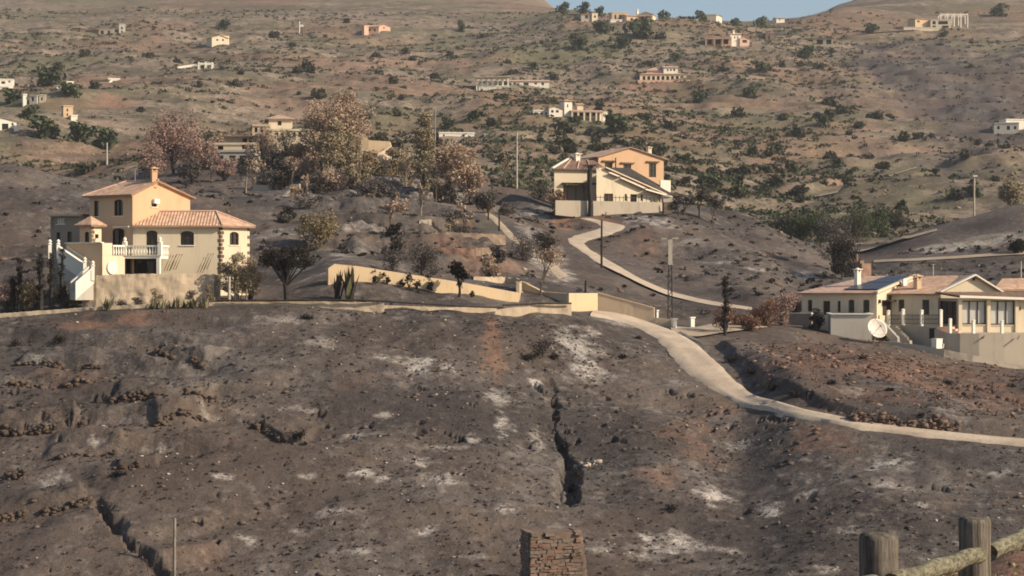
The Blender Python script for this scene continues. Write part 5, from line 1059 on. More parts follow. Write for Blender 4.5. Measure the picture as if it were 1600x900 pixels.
MB().box((c.x, c.y-.1, zat(394, 160)), (.34, .3, zat(374, 160)-zat(414, 160))).build('cover_sleeve', 'pole_pale', lm_)
MB().bar((c.x-.7, c.y, zt_-.1), (c.x+.7, c.y, zt_-.05), .1, .1).build('crossarm', 'pole_pale', lm_)

# ------------------------------------------------------------------ stone buttress at the bottom, block by block
stuffmat('stone_mid', (.13, .10, .078), (.22, .17, .135), 3, bd=.02)
bt = thing('stone_buttress', tuple(W(872, 905, 97)), 'reddish stone block buttress rising at the bottom centre of the slope', 'buttress')
rb = random.Random(5); Yb = 97.0; bw0 = C(829, Yb).x; bw1 = C(909, Yb).x; ztop = zat(833, Yb); zbot = zat(925, Yb)
yw = R(14); hgt = .17; ri = 0; z = ztop
def bpt(u, v, z_): return (bw0+u*math.cos(yw)-v*math.sin(yw), Yb+u*math.sin(yw)+v*math.cos(yw), z_)
wid = (bw1-bw0)/math.cos(yw)
MB().box(bpt(wid/2+.03, .95, (ztop+zbot)/2-.06), (wid-.12, 1.7, ztop-zbot), yw).build('core', 'stone_brown', bt)
while z > zbot:
    h = hgt*rb.uniform(.8, 1.2); u = rb.uniform(-.06, .03); grow = .0+.38*(ztop-z)/(ztop-zbot)
    while u < wid+grow-.12:
        ln = min(rb.uniform(.22, .5), wid+grow-u)
        if z > ztop-.3 and rb.random() < .35: u += ln; continue
        mb = MB(); pr = rb.uniform(-.03, .04) if rb.random() < .8 else rb.uniform(-.08, .08); cx = u+ln/2; dz = rb.uniform(-.012, .012)
        mb.box(bpt(cx, .16-pr, z-h/2+dz), (ln-.016, .45, h-.014), yw+rb.uniform(-.04, .04))
        mb.v = [(a+rb.uniform(-.03, .03), b_+rb.uniform(-.03, .03), c_+rb.uniform(-.03, .03)) for a, b_, c_ in mb.v]
        mb.build('block', rb.choice(['bank_red', 'stone_brown', 'stone_mid', 'stone_mid', 'stone_mid', 'bank_red']), bt); u += ln
    v = .5
    for sd_ in (0, wid+grow):           # side blocks
        v = .35
        while v < 1.8:
            ln = rb.uniform(.35, .6); mb = MB().box(bpt(sd_+(-.0 if sd_ else .12), v+ln/2, z-h/2), (.3, ln-.03, h-.028), yw); mb.v = [(a+rb.uniform(-.018, .018), b_+rb.uniform(-.018, .018), c_) for a, b_, c_ in mb.v]
            mb.build('block', rb.choice(['stone_red', 'stone_brown', 'stone_mid']), bt); v += ln
    z -= h

# ------------------------------------------------------------------ log fence in the foreground
fn = thing('log_fence', (1.9, 8.5, -2.2), 'weathered log fence with two posts and sloping rails at the bottom right', 'fence')
def fpost(px, top, Y, r):
    c = C(px, Y); z1 = zat(top, Y); pr = [(r*1.02, -2.6-z1)]; n = 14
    for i in range(1, 8): pr.append((r*(1+.03*math.sin(i*2.1+px)), -2.6-z1+(2.6+z1-.02)*i/8))
    pr += [(r, -.02), (r*.93, 0), (r*.5, .006)]
    return MB().lathe((c.x, c.y, z1), pr, 20).build('post', 'post_wood', fn, True)
fpost(1373, 835, 7.7, .079); fpost(1523, 810, 9.6, .08); fpost(1652, 788, 11.6, .08); fpost(1160, 935, 5.9, .08)
def frail(a, b_, r):
    a, b_ = W(*a), W(*b_); P = [a.lerp(b_, i/10)+Vector((0, 0, .006*math.sin(i*1.7))) for i in range(11)]; rr = [r*(1+.012*math.sin(i*1.3)) for i in range(11)]; d = (b_-a).normalized()
    P += [b_+d*.02, b_+d*.03]; rr += [r*.8, r*.3]; MB().tube(P, rr, 16).build('rail', 'log', fn, True)
frail((1392, 912, 7.55), (1529, 866, 9.43), .04); frail((1546, 864, 9.7), (1668, 806, 11.45), .042); frail((1180, 990, 5.8), (1364, 911, 7.52), .04)

# ------------------------------------------------------------------ vegetation
def leaf_quads(P, size, rs, flat=.0, aspect=.6):
    n = len(P); a = rs.normal(size=(n, 3)); a /= np.linalg.norm(a, axis=1)[:, None]; b_ = rs.normal(size=(n, 3)); b_[:, 2] *= (1-flat); b_ -= a*(a*b_).sum(1)[:, None]; b_ /= np.linalg.norm(b_, axis=1)[:, None]+1e-9
    s = (size*rs.uniform(.5, 1.3, n))[:, None]; u = a*s; v = b_*s*aspect
    V = np.stack([P-u-v*.3, P+v, P+u+v*.3, P-v], 1).reshape(-1, 3); return V, np.arange(4*n).reshape(n, 4)
def clumps(w, h, k, rs, z0=.3, taper=0):
    """clump centres and radii in a crown about the origin of width w, height h, starting z0*h up"""
    out = []; tries = 0
    while len(out) < k and tries < 4000:
        tries += 1; p = rs.uniform(-1, 1, 3); r = np.linalg.norm(p)
        if r > 1 or (r < .35 and rs.rand() < .5): continue
        zz = (p[2]+1)/2; wd = w/2*(1-taper*zz)*(.82+.18*rs.rand())
        out.append((p[0]*wd, p[1]*wd, h*(z0+(1-z0)*zz)))
    return np.array(out)
def crown_pts(cs, rad, n, rs):
    k = len(cs); i = rs.randint(0, k, n); d = rs.normal(size=(n, 3)); d /= np.linalg.norm(d, axis=1)[:, None]
    rr = rad*(.35+.65*rs.rand(n)**.5)*(.7+.6*((i*7919) % 97)/97); d[:, 2] *= .75
    return cs[i]+d*rr[:, None]
def tree(px, pb, hpx, wpx, leaf, label, n=2600, k=26, z0=.3, bark='bark', name='tree', cat='tree', Y=None, lf=.24, taper=0, seed=0, y0=150, y1=320, group=None, trunks=1, cr=None, rad=.15):
    g_ = gp(px, pb, y0, y1) if Y is None else gy(px, Y)
    h = hpx/F*g_.y; wd = wpx/F*g_.y; rs = np.random.RandomState(int(px*13+pb*7+seed))
    root = thing(name, tuple(g_), label, cat, group); cs = clumps(wd*.86, h*.93, k, rs, z0, taper); mb = MB(); o3 = np.array(g_)
    tops = []
    for q in range(trunks):
        lx = rs.uniform(-.12, .12)*wd; P = [g_+Vector((rs.uniform(-.2, .2)*(q > 0), 0, -.4))]
        nseg = 6
        for i in range(1, nseg+1): f = i/nseg; P.append(Vector((g_.x+lx*f+rs.uniform(-.05, .05)*wd*.5, g_.y+rs.uniform(-.05, .05)*wd*.5, g_.z+h*.8*f)))
        mb.tube(P, [rad*(1.25-.95*i/nseg) for i in range(nseg+1)], 6); tops.append(P)
    for c_ in cs[:min(k, 22)]:
        t_ = tops[rs.randint(0, trunks)]; zz = min(max(c_[2]/h*.75-.12, .12), .75); st = t_[int(zz*6)]
        e = Vector(c_+o3); m_ = st.lerp(e, .5)+Vector((0, 0, rs.uniform(-.05, .15)*h*.3)); mb.tube([st, m_, e], [rad*.4, rad*.26, rad*.1], 4)
    mb.build('trunk', bark, root)
    n = int(n*1.75); P = crown_pts(cs, cr or max(wd, .1)*.21, n, rs)+o3; V, Fa = leaf_quads(P, lf*.6, rs)
    fastmesh('crown', V, Fa, leaf, root); return root
def bare_tree(px, pb, hpx, wpx, label, mat='charcoal', name='burnt_tree', Y=None, depth=4, seed=0, y0=140, y1=320, group=None, rad=.13, cat='tree', spread=.55, leafy=None, g_=None):
    if g_ is None: g_ = gp(px, pb, y0, y1) if Y is None else gy(px, Y)
    h = hpx/F*g_.y; wd = wpx/F*g_.y; r_ = random.Random(int(px*31+pb+seed)); root = thing(name, tuple(g_), label, cat, group); mb = MB(); tips = []
    tw = MB()
    def grow(p, d, ln, r, dep):
        m_ = p+d*ln*.5+Vector((r_.uniform(-1, 1), r_.uniform(-1, 1), 0))*ln*.06; e = p+d*ln
        (mb if dep == depth else tw).tube([p, m_, e], [r, r*.85, r*.62], 6 if dep == depth else 4, cap=False)
        tips.append(e)
        if dep == 0: return
        for i in range(r_.choice((2, 3, 3))):
            a = r_.uniform(0, 2*math.pi); s = spread*r_.uniform(.6, 1.3); nd = (d+Vector((math.cos(a)*s*wd/h*1.6, math.sin(a)*s*wd/h*1.6, r_.uniform(-.1, .35)))).normalized()
            grow(p.lerp(e, r_.uniform(.6, 1)), nd, ln*r_.uniform(.55, .82), r*.58, dep-1)
    grow(g_+Vector((0, 0, -.3)), Vector((r_.uniform(-.12, .12), 0, 1)).normalized(), h*.36, rad, depth)
    mb.build('trunk', mat, root); tw.build('branches', mat, root)
    if leafy:
        n, lf_, sz = leafy; rs = np.random.RandomState(seed+3); T = np.array([tuple(t_) for t_ in tips]); P = T[rs.randint(0, len(T), n)]+rs.normal(size=(n, 3))*wd*.07; V, Fa = leaf_quads(P, sz, rs); fastmesh('foliage', V, Fa, lf_, root)
    return root
# scorched trees round the burnt-out house
tree(272, 268, 100, 105, 'lf_pink', 'broad pinkish-brown scorched tree above the ochre villa', n=5200, k=40, z0=.22, Y=262, trunks=3)
tree(312, 262, 60, 60, 'lf_pink', 'smaller brown scorched tree beside the broad pinkish one', n=2200, k=22, z0=.2, Y=258, trunks=2)
tree(355, 232, 45, 60, 'lf_scorch', 'low scorched tree behind the roof of the burnt-out house', n=1800, k=20, z0=.15, Y=284)
tree(408, 215, 62, 66, 'lf_olive', 'olive-brown half-burnt tree rising behind the burnt-out house', n=2600, k=26, Y=289)
tree(470, 225, 60, 54, 'lf_scorch', 'scorched tree right of the tiled roof of the burnt-out house', n=2200, k=22, Y=286)
tree(503, 300, 128, 78, 'lf_scorch', 'tall brown scorched tree, left of the biggest group', n=5600, k=44, z0=.25, Y=258, trunks=2)
tree(540, 296, 140, 84, 'lf_scorch', 'tallest rust-brown scorched tree beside the pool terrace', n=6200, k=46, z0=.3, Y=262, trunks=2, seed=2)
tree(515, 305, 108, 50, 'lf_olive', 'olive-brown tree hanging in front of the tall scorched trees', n=3600, k=34, z0=.12, Y=250, seed=3)
tree(545, 300, 92, 46, 'lf_olive', 'thin olive-brown tree left of the pool terrace walls', n=2800, k=30, z0=.12, Y=252, seed=5)
tree(440, 270, 45, 54, 'lf_grey', 'greyish burnt thicket below the burnt-out house', n=1500, k=20, z0=.1, Y=259)
tree(478, 268, 55, 44, 'lf_scorch', 'small brown scorched tree left of the olive ones', n=1700, k=18, z0=.15, Y=262)
tree(470, 292, 40, 60, 'lf_scorch', 'low rusty thicket on the bank under the tall scorched trees', n=1500, k=18, z0=.1, Y=254)
tree(662, 345, 158, 42, 'lf_olive', 'tall columnar half-burnt tree hung with dry foliage', n=6500, k=60, z0=.18, Y=236, taper=.25, trunks=2, lf=.2)
tree(706, 325, 98, 72, 'lf_scorch', 'rust-coloured scorched tree right of the tall column tree', n=3800, k=34, z0=.3, Y=240, trunks=2)
tree(735, 318, 66, 44, 'lf_scorch', 'small scorched tree at the right of the rust-coloured one', n=1500, k=18, z0=.25, Y=244)
tree(600, 222, 40, 66, 'lf_dark', 'black burnt hedge above the cream pool terrace', n=2600, k=30, z0=.1, Y=279, name='burnt_hedge', cat='hedge')
tree(620, 268, 50, 40, 'lf_olive', 'olive-green half-burnt bush right of the pool terrace', n=1700, k=20, z0=.1, Y=266)
tree(590, 268, 26, 70, 'lf_dry', 'dry yellowish shrubs under the curved pool wall', n=1400, k=20, z0=.05, Y=262, name='dry_shrub', cat='shrub')
for i, (px, pb, h, wd, Y) in enumerate(((385, 330, 70, 30, 228), (398, 312, 62, 34, 236), (600, 300, 60, 40, 250), (636, 310, 62, 34, 246), (680, 335, 70, 30, 228), (455, 318, 60, 26, 236), (330, 300, 56, 30, 246), (610, 372, 62, 24, 202), (616, 366, 48, 22, 206), (658, 352, 60, 20, 215), (770, 300, 50, 36, 262), (790, 292, 56, 34, 274), (700, 355, 50, 26, 205), (725, 352, 60, 28, 207), (560, 330, 44, 24, 232), (480, 335, 40, 20, 230))):
    where = ('on the slope above the ochre villa', 'under the burnt-out house', 'below the pool terrace', 'left of the columnar tree', 'right of the columnar tree trunk', 'under the tall scorched trees', 'behind the ochre villa roof', 'on the open burnt slope, taller of a pair', 'on the open burnt slope, shorter of a pair', 'below the columnar tree', 'left of the tall pale pole', 'beside the tall pale pole', 'above the long brownish terrace wall', 'just over the brown ruined wall', 'on the bank below the scorched group', 'on the grey slope right of the villa')[i]
    bare_tree(px, pb, h, wd, 'leafless burnt tree '+where, 'bark' if i % 3 else 'pale_bark', Y=Y, depth=4 if i < 7 else 3, seed=i, leafy=(260, 'lf_grey', .14) if i % 2 == 0 else (200, 'lf_scorch', .14), group='leafless burnt trees')
for i, (px, pb, h, wd, Y, lfm, lb) in enumerate(((410, 262, 78, 62, 262, 'lf_scorch', 'scorched tree hiding the masonry tower of the burnt-out house'), (450, 262, 74, 80, 264, 'lf_olive', 'olive-brown burnt tree in front of the cream gallery'), (462, 235, 46, 50, 276, 'lf_scorch', 'ragged scorched tree beside the tiled roof'), (385, 262, 30, 40, 258, 'lf_grey', 'low grey bush before the cream annexe'), (240, 262, 62, 60, 256, 'lf_pink', 'ragged pinkish tree left of the broad pinkish one'), (300, 285, 44, 50, 244, 'lf_grey', 'grey burnt thicket behind the villa ridge'), (575, 250, 50, 44, 262, 'lf_scorch', 'scorched tree partly hiding the pool terrace wall'), (560, 312, 56, 50, 244, 'lf_olive', 'olive-brown bush right of the hanging olive tree'), (640, 300, 60, 44, 250, 'lf_olive', 'half-burnt olive tree left of the columnar tree'), (680, 300, 66, 40, 246, 'lf_olive', 'olive-brown tree touching the columnar tree on the right'), (590, 330, 44, 60, 236, 'lf_grey', 'wide grey burnt thicket below the pool terrace'), (520, 325, 36, 60, 240, 'lf_scorch', 'low rusty thicket in front of the olive-brown trees'), (760, 330, 40, 44, 225, 'lf_grey', 'grey bush at the head of the footpath'), (420, 305, 36, 60, 240, 'lf_grey', 'wide low grey thicket on the slope above the villa'), (350, 290, 44, 44, 246, 'lf_pink', 'small pinkish burnt tree between villa roof and annexe'), (500, 225, 56, 60, 275, 'lf_scorch', 'ragged scorched crown behind the tall trees'), (560, 215, 60, 50, 283, 'lf_scorch', 'thin scorched crown left of the black hedge'), (725, 290, 46, 40, 262, 'lf_pink', 'faded pinkish tree behind the rust-coloured one'))):
    tree(px, pb, h, wd, lfm, lb, n=1500, k=24, z0=.08, Y=Y, lf=.2, seed=70+i, cr=wd/F*Y*.16)
# trees by the villa and the walls
tree(448, 476, 92, 116, 'lf_dark', 'flat-topped black burnt tree right of the ochre villa', n=5200, k=46, z0=.62, Y=141.5, lf=.11, name='burnt_tree', bark='charcoal', cr=.42, rad=.2, y0=130)
tree(372, 472, 84, 70, 'lf_olive', 'half-green scorched bush tree hiding the corner of the ochre villa', n=4600, k=36, z0=.12, Y=142, lf=.12, cr=.5)
tree(392, 470, 62, 50, 'lf_scorch', 'brown scorched bush behind the half-green one by the villa', n=2200, k=20, z0=.1, Y=143.5, lf=.12)
tree(500, 392, 58, 66, 'lf_dry', 'round yellowish dry bush on the slope right of the villa', n=2600, k=26, z0=.02, Y=181, lf=.16, name='dry_shrub', cat='shrub')
bare_tree(845, 474, 84, 52, 'leafless brown tree behind the recessed wall near the gate', 'bark', Y=153.6, depth=5, seed=4, rad=.1, leafy=(900, 'lf_scorch', .09))
bare_tree(716, 468, 68, 36, 'burnt branching yucca before the yellow boundary wall', 'charcoal', Y=147.3, depth=3, seed=9, rad=.14, leafy=(700, 'lf_dark', .16))
for i, (px, pb, h, wd, nm) in enumerate(((640, 458, 46, 34, 'middle of the yellow wall'), (655, 456, 36, 26, 'right of the middle of the yellow wall'), (675, 460, 40, 22, 'yellow wall left of the yucca'), (590, 452, 30, 22, 'left part of the yellow wall'))):
    bare_tree(px, pb, h, wd, 'small burnt shrub against the '+nm, 'charcoal', Y=146.6+i*.1, depth=3, seed=20+i, rad=.05, name='burnt_shrub', cat='shrub', leafy=(160, 'lf_dark', .09))
for i, (px, pb, s) in enumerate(((586, 434, 13), (606, 438, 13), (630, 442, 14), (671, 447, 12), (738, 462, 11))):
    g_ = gy(px, 146.0+i*.7); tree(px, pb, s, s, 'lf_dark', 'small round charred plant before the yellow wall, %s from its upper end' % ('first', 'second', 'third', 'fourth', 'fifth')[i], n=260, k=8, z0=.1, Y=146.0+i*.7, lf=.09, name='burnt_shrub', cat='shrub', rad=.03)
tree(660, 428, 56, 62, 'lf_grey', 'smoky grey burnt bush behind the yellow boundary wall', n=2600, k=28, z0=.1, Y=156, lf=.1, name='burnt_shrub', cat='shrub')
tree(615, 424, 34, 44, 'lf_grey', 'low grey burnt bush left of the smoky grey one', n=1200, k=18, z0=.05, Y=155, lf=.1, name='burnt_shrub', cat='shrub')
tree(765, 430, 44, 40, 'lf_scorch', 'brown scorched bush over the crumbling brown wall', n=1500, k=18, z0=.1, Y=160, lf=.12, name='scorched_shrub', cat='shrub')
tree(820, 390, 46, 60, 'lf_grey', 'ashen bush beside the footpath end', n=1500, k=20, z0=.05, Y=184, lf=.12, name='burnt_shrub', cat='shrub')
tree(850, 380, 40, 50, 'lf_dark', 'dark burnt bush left of the upper road bend', n=1500, k=20, z0=.05, Y=195, lf=.13, name='burnt_shrub', cat='shrub')
tree(868, 318, 46, 38, 'lf_redbush', 'reddish scorched bush at the left end of the middle villa', n=1500, k=18, z0=.1, Y=244, lf=.16, name='scorched_shrub', cat='shrub')
tree(843, 300, 24, 40, 'lf_grey', 'pale grey burnt heap left of the middle villa', n=900, k=14, z0=.02, Y=262, lf=.16, name='burnt_shrub', cat='shrub')
for i, (px, pb, h, wd) in enumerate(((1092, 345, 62, 44), (1070, 338, 46, 36), (1112, 348, 50, 34), (1060, 330, 34, 26))):
    bare_tree(px, pb, h, wd, ('tallest', 'middle', 'rightmost', 'smallest')[i]+' of the grey leafless trees right of the middle villa', 'bark', Y=248-i, depth=5, seed=40+i, leafy=(900, 'lf_grey', .13), rad=.12)
# burnt palm in front of the middle villa
pm = thing('burnt_palm', tuple(gy(922, 243.5)), 'charred palm trunk in front of the middle villa', 'tree'); g_ = pm.location.copy()
zt_ = zat(262, 243.5); P = [Vector((g_.x+.08*math.sin(i*.8), g_.y, g_.z-.4+(zt_-g_.z+.4)*i/8)) for i in range(9)]; MB().tube(P, [.42, .36, .33, .31, .3, .3, .3, .33, .26], 8).build('trunk', 'charcoal', pm)
mb = MB()
for i in range(16):
    a = i*2.4; e = P[-1]+Vector((math.cos(a)*1.2, math.sin(a)*1.2, .45-.07*i)); m_ = P[-1]+Vector((math.cos(a)*.6, math.sin(a)*.6, .35)); mb.tube([P[-1]-Vector((0, 0, .2)), m_, e], [.07, .05, .02], 4)
mb.build('fronds', 'charcoal', pm)
# burnt cypresses left of the villa
for i, (px, pt, pb, wd) in enumerate(((64, 378, 486, 15), (80, 382, 486, 12), (97, 374, 482, 13), (30, 396, 490, 8), (20, 420, 492, 7))):
    tree(px, pb, pb-pt, wd, 'lf_dark', ('thickest', 'second', 'third', 'thin fourth', 'thinnest')[i]+' charred cypress '+('in the row beside the villa stairs' if i < 3 else 'nearer the left edge than the villa row'), n=900, k=26, z0=.05, Y=139.9+i*.2, lf=.1, taper=.45, bark='charcoal', name='burnt_cypress', cr=.22, group='burnt cypresses by the villa', rad=.16, y0=130)
for i, (px, pb, h, wd, lfm, lb) in enumerate(((42, 482, 52, 40, 'lf_dry', 'straw-coloured dry bush between the charred cypresses'), (105, 482, 42, 44, 'lf_dry', 'yellow-green dry bush at the foot of the villa stairs'), (10, 486, 46, 50, 'lf_pink', 'pinkish scorched bush at the left edge below the ridge'), (30, 440, 36, 60, 'lf_pink', 'faded scorched thicket at the left edge behind the cypresses'), (60, 478, 40, 30, 'lf_dark', 'dark burnt bush behind the charred cypresses'), (172, 478, 22, 34, 'lf_dry', 'spiky dry plant by the lower end of the villa stairs'))):
    tree(px, pb, h, wd, lfm, lb, n=1700, k=20, z0=.03, Y=141+i*.3 if i != 3 else 152, lf=.1, name='dry_shrub', cat='shrub', seed=i, y0=130)
# right: burnt cypress, bushes, valley trees
tree(1133, 528, 106, 15, 'lf_dark', 'tall thin charred cypress by the dirt drive', n=1100, k=30, z0=.1, Y=149.5, lf=.1, taper=.6, bark='charcoal', name='burnt_cypress', cr=.24, rad=.12)
tree(1133, 522, 48, 46, 'lf_redbush', 'reddish scorched lower branches round the thin charred cypress', n=1200, k=20, z0=.1, Y=150.5, lf=.1, name='scorched_shrub', cat='shrub')
for i, (px, pb, h, wd, Y, lfm, lb) in enumerate(((1222, 508, 66, 56, 160, 'lf_pink', 'tall brownish scorched thicket left of the bungalow'), (1195, 505, 44, 50, 158, 'lf_redbush', 'rounded reddish bush left of the brownish thicket'), (1240, 505, 50, 36, 168, 'lf_pink', 'dusty scorched bush touching the bungalow corner'), (1170, 508, 26, 40, 154, 'lf_redbush', 'low reddish bush beside the dirt drive'), (1275, 512, 34, 30, 158.5, 'lf_dark', 'black burnt bush before the bungalow garden wall'), (1378, 508, 24, 16, 158.8, 'lf_dark', 'dark burnt bush behind the dish'), (1155, 506, 16, 30, 158, 'lf_redbush', 'smallest reddish bush on the dirt drive'))):
    tree(px, pb, h, wd, lfm, lb, n=1800, k=20, z0=.05, Y=Y, lf=.11, name='scorched_shrub', cat='shrub', seed=i)
for i, (px, pb, h, wd, Y, lfm, lb) in enumerate(((1250, 366, 52, 54, 300, 'lf_green', 'dark green tree at the left of the valley group'), (1282, 372, 56, 60, 296, 'lf_green', 'green tree in the middle of the valley group'), (1340, 376, 60, 62, 320, 'lf_green', 'bright green bushy tree behind the bungalow valley'), (1372, 370, 46, 50, 330, 'lf_green', 'low green bush right of the bright green tree'), (1302, 432, 96, 62, 225, 'lf_grey', 'smoke-grey burnt tree behind the bungalow roof'), (1320, 438, 70, 56, 215, 'lf_dark', 'darker burnt tree right of the smoke-grey one'), (1582, 322, 40, 46, 279, 'lf_olive', 'olive bush on the dark ridge at the right edge'), (1225, 350, 34, 40, 310, 'lf_shrub', 'dull green shrub left of the valley trees'), (1590, 402, 22, 30, 236, 'lf_dark', 'dark bush on the track at the right edge'), (1400, 352, 30, 36, 345, 'lf_shrub', 'dull shrub at the right end of the valley group'))):
    tree(px, pb, h, wd, lfm, lb, n=3000, k=26, z0=.1, Y=Y, lf=.22 if Y > 250 else .16, seed=i)
for i, (px, h, wd, lb) in enumerate(((215, 22, 20, 'left of centre'), (243, 30, 26, 'at the centre'), (300, 26, 24, 'right of centre'), (326, 34, 22, 'at the right end'), (190, 16, 22, 'near the left end'))):
    tree(px, 474, h, wd, 'lf_dry' if i % 2 else 'lf_grey', 'small withered shrub before the villa retaining wall, '+lb, n=420, k=10, z0=.05, Y=139.9, lf=.09, name='withered_shrub', cat='shrub', rad=.03, y0=130, seed=i)
r3 = random.Random(77)
spots = sorted((r3.uniform(405, 800), r3.uniform(170, 250)) for _ in range(34)); ow = 'first second third fourth fifth sixth seventh eighth ninth tenth eleventh twelfth thirteenth fourteenth fifteenth sixteenth seventeenth eighteenth nineteenth twentieth twenty-first twenty-second twenty-third twenty-fourth twenty-fifth twenty-sixth twenty-seventh twenty-eighth twenty-ninth thirtieth thirty-first thirty-second thirty-third thirty-fourth'.split()
for i, (px, Y) in enumerate(spots):
    h = r3.uniform(14, 34); tree(px, 0, h, h*r3.uniform(.9, 1.6), r3.choice(('lf_grey', 'lf_scorch', 'lf_olive', 'lf_dark', 'lf_grey')), ow[i]+' burnt thicket from the left on the slope between the two villas', n=520, k=10, z0=.03, Y=Y, lf=.2, name='burnt_thicket', cat='shrub', rad=.05, seed=i, group='burnt thickets between the villas')
# agaves and prickly plants
def agave(px, pb, Y, h, n, mat, label, tilt=.6, seed=0, name='agave', wd=.09):
    g_ = gy(px, Y); r_ = random.Random(seed); o = thing(name, tuple(g_), label, 'plant'); mats = mat if isinstance(mat, list) else [mat]
    for i in range(n):
        a = r_.uniform(0, 6.28); t_ = tilt*r_.uniform(.2, 1.1); ln = h*r_.uniform(.65, 1.1); d = Vector((math.cos(a)*t_, math.sin(a)*t_, 1)).normalized(); s = Vector((-math.sin(a), math.cos(a), 0)); b0 = g_+Vector((r_.uniform(-.15, .15), r_.uniform(-.15, .15), -.05)); mb = MB()
        p1 = b0+d*ln*.5; p2 = b0+d*ln+Vector((d.x, d.y, -.3))*ln*.12; nn = d.cross(s)*wd*.4
        mb.face([b0-s*wd, b0+nn, p1+nn, p1-s*wd*1.15]); mb.face([b0+nn, b0+s*wd, p1+s*wd*1.15, p1+nn]); mb.face([p1-s*wd*1.15, p1+nn, p2]); mb.face([p1+nn, p1+s*wd*1.15, p2]); mb.face([p1+s*wd*1.15, p1-s*wd*1.15, p2]); mb.face([b0+s*wd, b0-s*wd, p1-s*wd*1.15, p1+s*wd*1.15])
        mb.build('leaf', r_.choice(mats), o)
    return o
agave(528, 465, 142.4, 2.5, 12, ['charcoal', 'lf_dark'], 'tall charred agave, left of the dark pair by the yellow wall', .25, 1, wd=.16); agave(546, 465, 142.2, 2.7, 14, ['charcoal', 'lf_dark', 'cactus'], 'tallest charred agave with green base by the yellow wall', .3, 2, wd=.18)
agave(568, 468, 141.4, 1.0, 12, 'charcoal', 'small charred agave right of the tall dark pair', .9, 3, wd=.06); agave(166, 486, 139.0, 1.3, 14, ['lf_dry', 'cactus'], 'dry agave on the kerb below the villa stairs', .8, 4)
for i in range(11): agave(236+i*8.5, 488, 138.9-.12*(i % 3), .75+.15*(i % 3), 9, ['cactus', 'lf_dry', 'cactus'], ('first', 'second', 'third', 'fourth', 'fifth', 'sixth', 'seventh', 'eighth', 'ninth', 'tenth', 'last')[i]+' greenish succulent from the left in the kerb row below the villa', .55, 30+i, wd=.06)['group'] = 'succulents on the kerb'
# stubs standing before the villa wall
for i, px in enumerate((358, 367, 385)): pole(px, 476, 432+i*10, .12 if i == 0 else .07, ('pole_pale', 'bark', 'pale_bark')[i], ('pale square stump post at the corner of the villa', 'brown stump beside the pale post at the villa corner', 'thin short stump right of the villa corner post')[i], Y=140.6, name='stump_post', cat='post')

# far shrubs: individuals share a few meshes
def shrub_mesh(leaf, seed, n=330, tall=.8):
    rs = np.random.RandomState(seed); cs = clumps(1.25, 1.5*tall, 9, rs, .02); cs[:, 2] *= .9; P = crown_pts(cs, .5, n, rs); P[:, 2] = np.maximum(P[:, 2], -.1); V, Fa = leaf_quads(P, .2, rs)
    o = fastmesh('shrub', V, Fa, leaf); me = o.data; D.objects.remove(o); return me
SHM = [shrub_mesh('lf_shrub', i) for i in range(7)]+[shrub_mesh('lf_green', 20+i, tall=1.0) for i in range(3)]+[shrub_mesh('lf_dark', 30+i) for i in range(2)]
FH = [(o.location.x, o.location.y, o.location.z) for o in COL.objects if o.parent is None and o.get('category') == 'house' and o.location.y > 300]
def shrub(x, y, z, r, k, label, group, name='shrub', cat='shrub', hs=1.0):
    o = D.objects.new(name, SHM[k]); COL.objects.link(o); o.location = (x, y, z-.1*r); o.scale = (r, r, r*hs); o.rotation_euler = (0, 0, rng.uniform(0, 6.28)); return tag(o, label, cat, group)
BIG = [(940,52,34,'dark round shrub just below the skyline cottage'),(1003,60,54,'widest dark shrub below the yellow skyline villa'),(905,78,38,'long dark shrub down-slope of the skyline cottage'),(972,76,34,'rounded shrub below the widest dark shrub'),(1056,96,24,'upright shrub above the arcaded villa'),(1190,112,28,'shrub right of the arcaded villa'),(1258,92,32,'big green shrub under the dark shed'),(965,207,54,'large dark green clump below the long white villa'),(1042,201,32,'round grey-green shrub right of the large dark clump'),(1012,190,30,'shrub between the white villa and the round grey one'),(902,192,20,'small round green shrub in front of the white villa'),(1113,296,44,'bright green bush right of the middle villa'),(1174,245,28,'leftmost round shrub of the trio on the red slope'),(1214,240,28,'middle round shrub of the trio on the red slope'),(1238,268,32,'rightmost round shrub of the trio on the red slope'),(700,200,30,'dark shrub above the white long shed'),(740,190,32,'dark shrub upper right of the white long shed'),(1092,160,32,'wide shrub below the arcaded villa'),(1170,152,30,'green shrub at the end of the arcaded villa terrace'),(70,215,60,'dark green tree clump left of the tower house'),(125,222,56,'dark green tree clump right of the tower house'),(165,232,54,'spreading green clump low on the left slope'),(48,185,34,'green tree above the white arched house'),(350,46,28,'dark tree behind the cream house on the left slope'),(720,50,15,'tall narrow tree high on the slope'),(880,22,22,'leftmost of the small skyline trees'),(912,21,24,'skyline tree left of the cottage'),(937,27,20,'skyline tree between cottage and yellow villa'),(1038,32,24,'skyline tree right of the yellow villa'),(1080,31,15,'small skyline tree before the flat shed'),(1096,30,26,'rounded skyline tree touching the flat shed'),(1150,31,20,'skyline tree right of the flat shed'),(1190,32,24,'dark umbrella-shaped skyline tree'),(110,152,40,'dark shrub mass above the tower house'),(75,135,50,'long dark hedge behind the white cube house'),(1360,52,26,'shrub left of the top right villa'),(1475,58,16,'round shrub under the top right villa'),(1560,25,34,'dark round shrub right of the top right villa'),(20,160,36,'shrub beside the ruin at the left edge'),(1300,165,36,'burnt grey shrub on the dark patch')]
